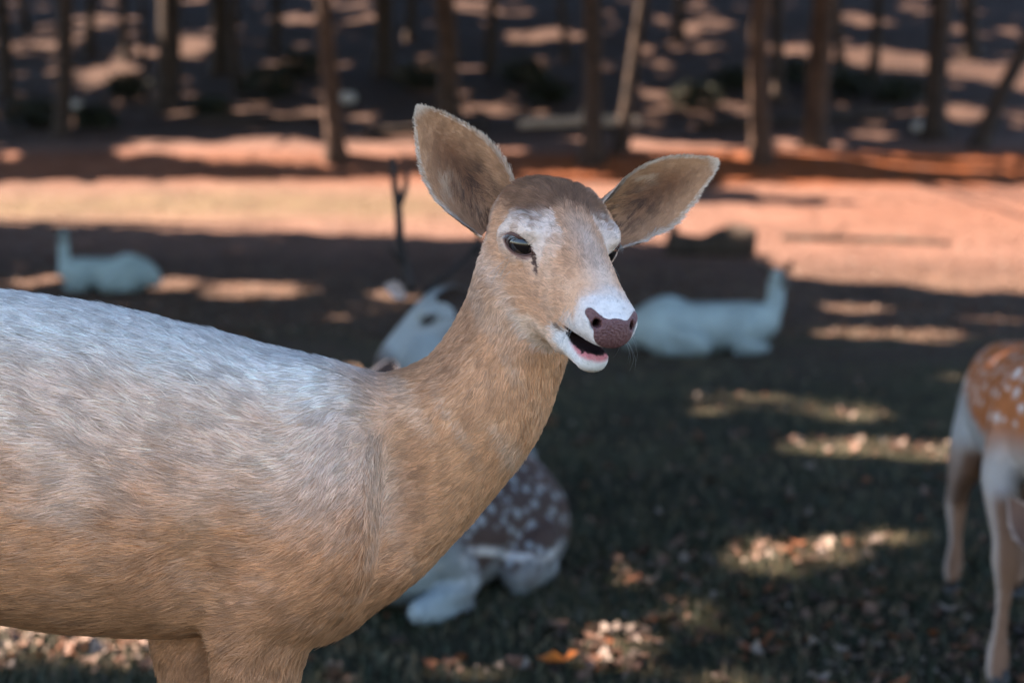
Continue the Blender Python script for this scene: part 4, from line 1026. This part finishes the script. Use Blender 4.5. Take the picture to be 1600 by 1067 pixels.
def right_color(s, X, N_, strand):
    px, py, z = proj(X)                                  # coat zones follow the body's height and length
    zz = X[:, 2]; along = (X[:, 1] - 3.45) / .95; lo = fbm(X / .04, 3, 5)
    belly = np.interp(along, [0, .35, .7, 1], [.50, .53, .585, .60])
    t = sstep(-.03, .03, zz - belly + (lo - .5) * .05)
    c = mix(np.array([.36, .345, .335]), np.array([.38, .125, .040]), t)
    c = mix(c, np.array([.07, .035, .022]), sstep(.735, .77, zz + (lo - .5) * .02) * .75)
    if not hasattr(s, 'sp'): s.sp = spots_on(X, 190, .006, .017, (zz > .575) & (zz < .745) & (along > -.05), 9)
    c = mix(c, np.array([.62, .56, .52]), spot_mask(X, s.sp, .5) * .9)
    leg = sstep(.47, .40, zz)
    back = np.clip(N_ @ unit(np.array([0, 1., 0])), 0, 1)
    c = mix(c, mix(np.array([.17, .088, .052]), np.array([.36, .28, .235]), sstep(.45, .9, np.clip(N_ @ SR, 0, 1))), leg)  # legs painted paler on the flank side, as rim sunlight
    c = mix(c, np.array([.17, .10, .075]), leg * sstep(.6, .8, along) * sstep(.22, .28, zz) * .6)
    c = mix(c, np.array([.42, .36, .32]), sstep(.25, .02, along) * sstep(.60, .50, zz) * (1 - leg) * .9)
    h = s.to_head(X); wh = sstep(.02, 0, head_sdf(h)) * sstep(-.12, -.07, h[:, 0]); c = mix(c, np.array([.42, .25, .16]), wh)
    c = mix(c, np.array([.03, .02, .02]), sstep(.146, .156, h[:, 0]) * wh)
    if strand: c = c * rng.uniform(.78, 1.2, len(X))[:, None]
    return np.clip(c, .01, .9)
dR.grow(.0085, .006); dR.body(right_color); dR.fur(90000, .0004, lambda s, X: in_view(s, X, .3), .3, .012); dR.eyes(False)
dR.ear(P(1622, 852, 3.30), P(1578, 778, 3.36), (-.5, -1, -.1), .034, ear_plain((.17, .09, .06), (.30, .17, .10), (.42, .31, .25)), 4000, .9)
dR.ear(dR.hp((-.08, -.045, .035)), dR.hp((-.12, -.17, .06)), dR.H[1][:, 0], .032, ear_plain((.20, .11, .075), (.4, .25, .16), (.66, .52, .43)), 0, .9)
hooves(dR, [P(1562, 1062, 3.47) * [1, 1, 0], (P(1562, 1062, 3.47) - SR * .16) * [1, 1, 0], P(1487, 902, 4.25) * [1, 1, 0], (P(1487, 902, 4.25) - SR * .17) * [1, 1, 0]], (-.1, -1), .02)

HOLES += [(P(1570, 575, 3.95), .07), (P(1590, 600, 3.8), .06), (P(604, 580, 3.9), .05), (P(545, 585, 3.98), .05), (P(1274, 100, 32), .5), (P(1190, 150, 31), .35)]
build_trees()

# ------------------------------------------------------------------ fallen wood and stones
def log_thing(name, pix, rad, mat, label, knots=(), lift=0.):
    pp = np.array([ray_ground(*q)[0] for q in pix]); t = np.linspace(0, 1, 16)
    pp = np.stack([np.interp(t, np.linspace(0, 1, len(pp)), pp[:, k]) for k in range(3)], -1)
    rr = np.interp(t, np.linspace(0, 1, len(rad)), rad)
    pp[:, 2] += rr * .72
    base = pp[8] - np.array([0, 0, rr[8]])
    e = empty(name, base, label, 'log')
    link('stem', mesh('stem', *tube(pp - base, rr, 16, True, .22, 7)), e, mat)
    for (tt, ln, r, dx, dy, dz) in knots:
        p0 = np.array([np.interp(tt, t, pp[:, k]) for k in range(3)]) - base; dv = unit(np.array([dx, dy, dz]))
        link('stub', mesh('stub', *tube(p0 + dv * np.linspace(0, ln, 5)[:, None], np.linspace(r, r * .6, 5), 10, True, .2, 3)), e, mat)
log_thing('fallen_log', [(1042, 398), (1178, 400)], [.17, .15, .16, .20, .23, .21], MAT['rot'], 'thick dark rotten log at the edge of sunlit ground', ((.05, .28, .09, .1, .1, 1), (.75, .16, .12, .2, .1, 1)))
log_thing('fallen_branch', [(1222, 374), (1350, 378), (1482, 384)], [.045, .05, .05, .035], MAT['rot'], 'thin dark fallen branch lying on sunlit ground beside the rotten log', ((.3, .3, .02, .5, -.3, .5),))
log_thing('fallen_tree', [(1090, 204), (1240, 196), (1390, 180)], [.10, .13, .12, .09], MAT['bark'], 'long dark fallen trunk lying behind the orange brown trunks', ((.6, .5, .04, .3, 0, 1),))
log_thing('fallen_tree', [(810, 200), (905, 196), (1000, 196)], [.10, .12, .10], MAT['drywood'], 'pale weathered fallen trunk lying behind the pair of trunks', ((.5, .4, .03, .3, 0, 1),))
log_thing('fallen_branch', [(300, 190), (400, 196), (500, 186)], [.07, .09, .06], MAT['bark'], 'dark fallen branch on the shaded slope beside the bank edge tree')
log_thing('fallen_tree', [(570, 214), (650, 208), (760, 200)], [.09, .11, .08], MAT['bark'], 'brown fallen trunk behind the bank below the raised ear')
def stone(px, py, r, label):
    p, d = ray_ground(px, py)
    u = np.linspace(0, np.pi, 13); v = np.linspace(0, 2 * np.pi, 18, endpoint=False); U, W_ = np.meshgrid(u, v, indexing='ij')
    B = np.stack([np.sin(U) * np.cos(W_), np.sin(U) * np.sin(W_), np.cos(U)], -1).reshape(-1, 3)
    V = B * (r * (.7 + .7 * fbm(B * 1.4 + px, 3, 3)))[:, None] * np.array([1.2, .9, .8]) + np.array([0, 0, r * .4])
    i = np.arange(13 * 18).reshape(13, 18); j = np.roll(i, -1, 1)
    o = link('stone', mesh('stone', V, np.stack([i[:-1], i[1:], j[1:], j[:-1]], -1).reshape(-1, 4)), None, MAT['rock']); o.location = p; prop(o, label, 'stone')
stone(541, 160, .19, 'pale round stone beside the bank edge tree trunk')
stone(1438, 205, .16, 'pale stone at the foot of the dark flared trunk')
stone(118, 168, .14, 'pale stone in the shade below the large sunlit litter patches')

def shrub(px, py, rad, n):  # added dark shrubs, standing in for uneven shade on the slope
    p, d = ray_ground(px, py)
    e = empty('shrub', p, 'low dark leafy shrub added to break up the slope with patches of shade', 'shrub', 'shrubs added on the wooded slope as dark patches')
    q = rng.normal(size=(n, 3)); q = unit(q) * (rng.uniform(0, 1, n) ** .4)[:, None] * np.array([rad * 1.3, rad, rad * .7]) * (.6 + .8 * fbm(unit(q) * 2 + px, 2, 8))[:, None] + np.array([0, 0, rad * .5])
    nn = unit(rng.normal(size=(n, 3))); t1 = unit(np.cross(nn, rng.normal(size=(n, 3)))); t2 = np.cross(nn, t1); sz_ = rng.uniform(.05, .11, n)[:, None]
    V = np.stack([q - t1 * sz_, q + t2 * sz_ * .6, q + t1 * sz_, q - t2 * sz_ * .6], 1).reshape(-1, 3)
    link('foliage', mesh('foliage', V, np.arange(4 * n).reshape(-1, 4), False), e, MAT['shrub'])
    for k in range(4):
        tip = np.array([rng.normal(0, rad * .5), rng.normal(0, rad * .5), rad])
        link('stem', mesh('stem', *tube(np.array([[0, 0, -.1], tip * .5 + rng.normal(0, .05, 3), tip]), [.02, .014, .006], 6)), e, MAT['bark'])
for (px, py, rad) in [(60, 200, .55), (200, 150, .5), (420, 150, .6), (470, 120, .5), (660, 140, .6), (820, 130, .55), (860, 160, .45), (1085, 170, .55), (1150, 140, .5), (1320, 150, .6), (1400, 160, .5), (1240, 130, .5), (330, 185, .4), (150, 200, .4)]:
    shrub(px, py, rad, 420)

# ------------------------------------------------------------------ leaves and grass on the ground
def leaf_mesh(name, seed, L=.05):
    r = np.random.default_rng(seed); n = 7; t = np.linspace(0, 1, n)
    wd = L * .34 * np.sin(np.pi * t ** .8) * (1 + .35 * r.normal(size=n) * (t > .1) * (t < .9)); wd = np.maximum(wd, .001)
    cur = r.uniform(.1, .5) * L; fold = r.uniform(.2, .9)
    x = (t - .5) * L; z0 = cur * (2 * t - 1) ** 2 * r.uniform(.2, 1)
    V = []
    for k in range(n):
        e = wd[k]; V += [(x[k], -e, z0[k] + e * fold), (x[k], 0, z0[k]), (x[k], e, z0[k] + e * fold * r.uniform(.3, 1.2))]
    F_ = []
    for k in range(n - 1):
        for s in (0, 1):
            a = 3 * k + s; F_.append((a, a + 3, a + 4, a + 1))
    return np.array(V), np.array(F_)
def leaf_mat(name, c, c2):
    return simple(name, c, .6, .25, c2=c2, scale=30, bump=.3)
LM = [leaf_mat('dead_leaf_tan', (.075, .036, .022), (.13, .072, .048)), leaf_mat('dead_leaf_brown', (.018, .010, .007), (.04, .021, .014)), leaf_mat('dead_leaf_orange', (.10, .03, .010), (.14, .05, .02)), leaf_mat('dead_leaf_pale', (.13, .094, .073), (.19, .145, .115))]
LEAF = []
for k in range(12):
    V, Fc = leaf_mesh('fallen_leaf', k, .048); m_ = mesh('fallen_leaf', V, Fc); m_.materials.append(LM[[0, 1, 2, 0, 3, 1, 0, 2, 0, 1, 3, 0][k]]); LEAF.append((m_, V, Fc))
LABL = ['tan curled dead leaf lying on the grass', 'dark brown curled dead leaf lying on the grass', 'rusty orange dead leaf lying on the grass', 'pale bleached dead leaf lying on the grass']
def leaf_spot(n, y0, y1):
    y = y0 * (y1 / y0) ** rng.uniform(size=n); x = rng.uniform(-1, 1, n) * (.345 * y + .25); return x, y
ol = link('orange_leaf', mesh('orange_leaf', *leaf_mesh('l', 99, .10)), None, leaf_mat('bright_orange_leaf', (.30, .075, .010), (.36, .11, .015)))
p, d = ray_ground(872, 1050); ol.location = p + np.array([0, 0, .018]); ol.rotation_euler = (.1, -.1, .15); prop(ol, 'bright orange fallen leaf on sunlit litter', 'leaf')
x, y = leaf_spot(2600, 3.3, 7.5)
dens = .6 * noise2(x, y, .5, 55) + .35 * sunlit(np.stack([x, y, ground_z(x, y)], -1)); ok = np.argsort(-dens - .25 * rng.uniform(size=len(x)))[:640]
x, y = x[ok], y[ok]; px, py, _ = proj(np.stack([x, y, ground_z(x, y)], -1)); vis = (py < 1060) & (px > 5) & (px < 1595)
hid = ((px > 0) & (px < 600) & (py < 985)) | ((px > 560) & (px < 900) & (py < 960))
o1 = np.argsort(y + 100 * (~vis) + 100 * hid + 1.2 * rng.uniform(size=len(x)))[:220]
rest = np.setdiff1d(np.arange(len(x)), o1)
for q in o1:
    k = rng.integers(12); m_ = LEAF[k][0]
    o = bpy.data.objects.new('fallen_leaf', m_); COL.objects.link(o)
    o.location = (x[q], y[q], float(ground_z(x[q:q + 1], y[q:q + 1])[0]) + .012); o.rotation_euler = (rng.normal(0, .3), rng.normal(0, .3), rng.uniform(0, 6.28)); s_ = rng.uniform(.6, 1.35); o.scale = (s_,) * 3
    prop(o, LABL[LM.index(m_.materials[0])], 'leaf', ['tan', 'dark brown', 'rusty orange', 'pale'][LM.index(m_.materials[0])] + ' dead leaves on the near grass')
def scatter(name, xs, ys, protos, smin_, smax_, mats, lift=.012, tilt=.35):
    z = ground_z(xs, ys); n = len(xs); Vs, Fs, Ms, off = [], [], [], 0
    kk = rng.integers(0, len(protos), n)
    for k in range(len(protos)):
        s = np.where(kk == k)[0]
        if not len(s): continue
        V, Fc, mi = protos[k]; a = rng.uniform(0, 6.28, len(s)); sc = rng.uniform(smin_, smax_, len(s)); ta, tb = rng.normal(0, tilt, len(s)), rng.normal(0, tilt, len(s))
        v = V[None] * sc[:, None, None]
        v = np.stack([v[..., 0], v[..., 1] * np.cos(ta)[:, None] - v[..., 2] * np.sin(ta)[:, None], v[..., 1] * np.sin(ta)[:, None] + v[..., 2] * np.cos(ta)[:, None]], -1)
        v = np.stack([v[..., 0] * np.cos(tb)[:, None] + v[..., 2] * np.sin(tb)[:, None], v[..., 1], -v[..., 0] * np.sin(tb)[:, None] + v[..., 2] * np.cos(tb)[:, None]], -1)
        v = np.stack([v[..., 0] * np.cos(a)[:, None] - v[..., 1] * np.sin(a)[:, None], v[..., 0] * np.sin(a)[:, None] + v[..., 1] * np.cos(a)[:, None], v[..., 2]], -1)
        v = v + np.stack([xs[s], ys[s], z[s] + lift], -1)[:, None]
        Vs.append(v.reshape(-1, 3)); Fs.append((Fc[None] + (np.arange(len(s)) * len(V))[:, None, None]).reshape(-1, Fc.shape[1]) + off); Ms.append(np.full(len(s) * len(Fc), mi, np.int32)); off += len(s) * len(V)
    me_ = mesh(name, np.vstack(Vs), np.vstack(Fs))
    for m_ in mats: me_.materials.append(m_)
    me_.polygons.foreach_set('material_index', np.concatenate(Ms)); return link(name, me_)
lp = [(v, f, [0, 1, 2, 0, 3, 1, 0, 2, 0, 1, 3, 0][k]) for k, (m_, v, f) in enumerate(LEAF)]
x2, y2 = leaf_spot(3600, 3.2, 12); k2 = rng.uniform(size=len(x2)) < .05 + .35 * sstep(.45, .75, noise2(x2, y2, .6, 55)) + .6 * sunlit(np.stack([x2, y2, ground_z(x2, y2)], -1)); x2, y2 = x2[k2], y2[k2]
x3, y3 = leaf_spot(17000, 12, 60)
prop(scatter('leaf_litter', np.concatenate([x[rest], x2, x3]), np.concatenate([y[rest], y2, y3]), lp, .55, 1.3, LM), 'dead leaves scattered over the clearing and up to the bank', 'leaves', kind='stuff')
V, Fc = leaf_mesh('crumb', 5, .02)
x4, y4 = leaf_spot(26000, 3.2, 8); k4 = rng.uniform(size=len(x4)) < .05 + .35 * sstep(.42, .7, noise2(x4, y4, .45, 155)) + .6 * sunlit(np.stack([x4, y4, ground_z(x4, y4)], -1)); x4, y4 = x4[k4], y4[k4]
prop(scatter('leaf_crumbs', x4, y4, [(V, Fc, 0), (V * .8, Fc, 1), (V * .7, Fc, 3)], .5, 1.2, [LM[0], LM[1], LM[2], LM[3]]), 'small broken leaf crumbs between the short grass', 'leaves', kind='stuff')
def blades(n, y0, y1, h):
    bx, by = leaf_spot(n, y0, y1); kp = rng.uniform(size=n) < .25 + .9 * sstep(.4, .65, noise2(bx, by, .9, 255)); bx, by = bx[kp], by[kp]; n = len(bx)
    z = ground_z(bx, by); hh = h * rng.uniform(.4, 1.3, n); a = rng.uniform(0, 6.28, n); w_ = h * rng.uniform(.035, .07, n); ln = rng.uniform(.1, 1.0, n) * hh; b = rng.uniform(0, 6.28, n)
    p0 = np.stack([bx, by, z - .004], -1); sd = np.stack([np.cos(a), np.sin(a), a * 0], -1) * w_[:, None]; to = np.stack([np.cos(b) * ln, np.sin(b) * ln, hh], -1)
    return np.stack([p0 - sd, p0 + sd, p0 + to * np.array([.45, .45, .62]) + sd * .7, p0 + to * np.array([.45, .45, .62]) - sd * .7, p0 + to], 1), n
def grass_obj(name, n, y0, y1, h, mat, label):
    B, n = blades(n, y0, y1, h); V = B.reshape(-1, 3); o = (np.arange(n) * 5)[:, None]
    T = np.vstack([o + np.array([[0, 1, 2]]), o + np.array([[0, 2, 3]]), o + np.array([[3, 2, 4]])])
    prop(link(name, mesh(name, V, T), None, mat), label, 'grass', kind='stuff')
MAT['grass'] = simple('grass_blade', (.014, .022, .009), .6, .3, c2=(.042, .041, .019), scale=6, coords='Object')
MAT['straw'] = simple('straw_blade', (.09, .065, .035), .7, .2, c2=(.16, .12, .07), scale=6)
grass_obj('short_grass', 120000, 3.1, 13, .038, MAT['grass'], 'short green grass growing across the shaded clearing')
grass_obj('dry_grass', 42000, 3.1, 30, .042, MAT['straw'], 'dry straw coloured grass blades among the green')
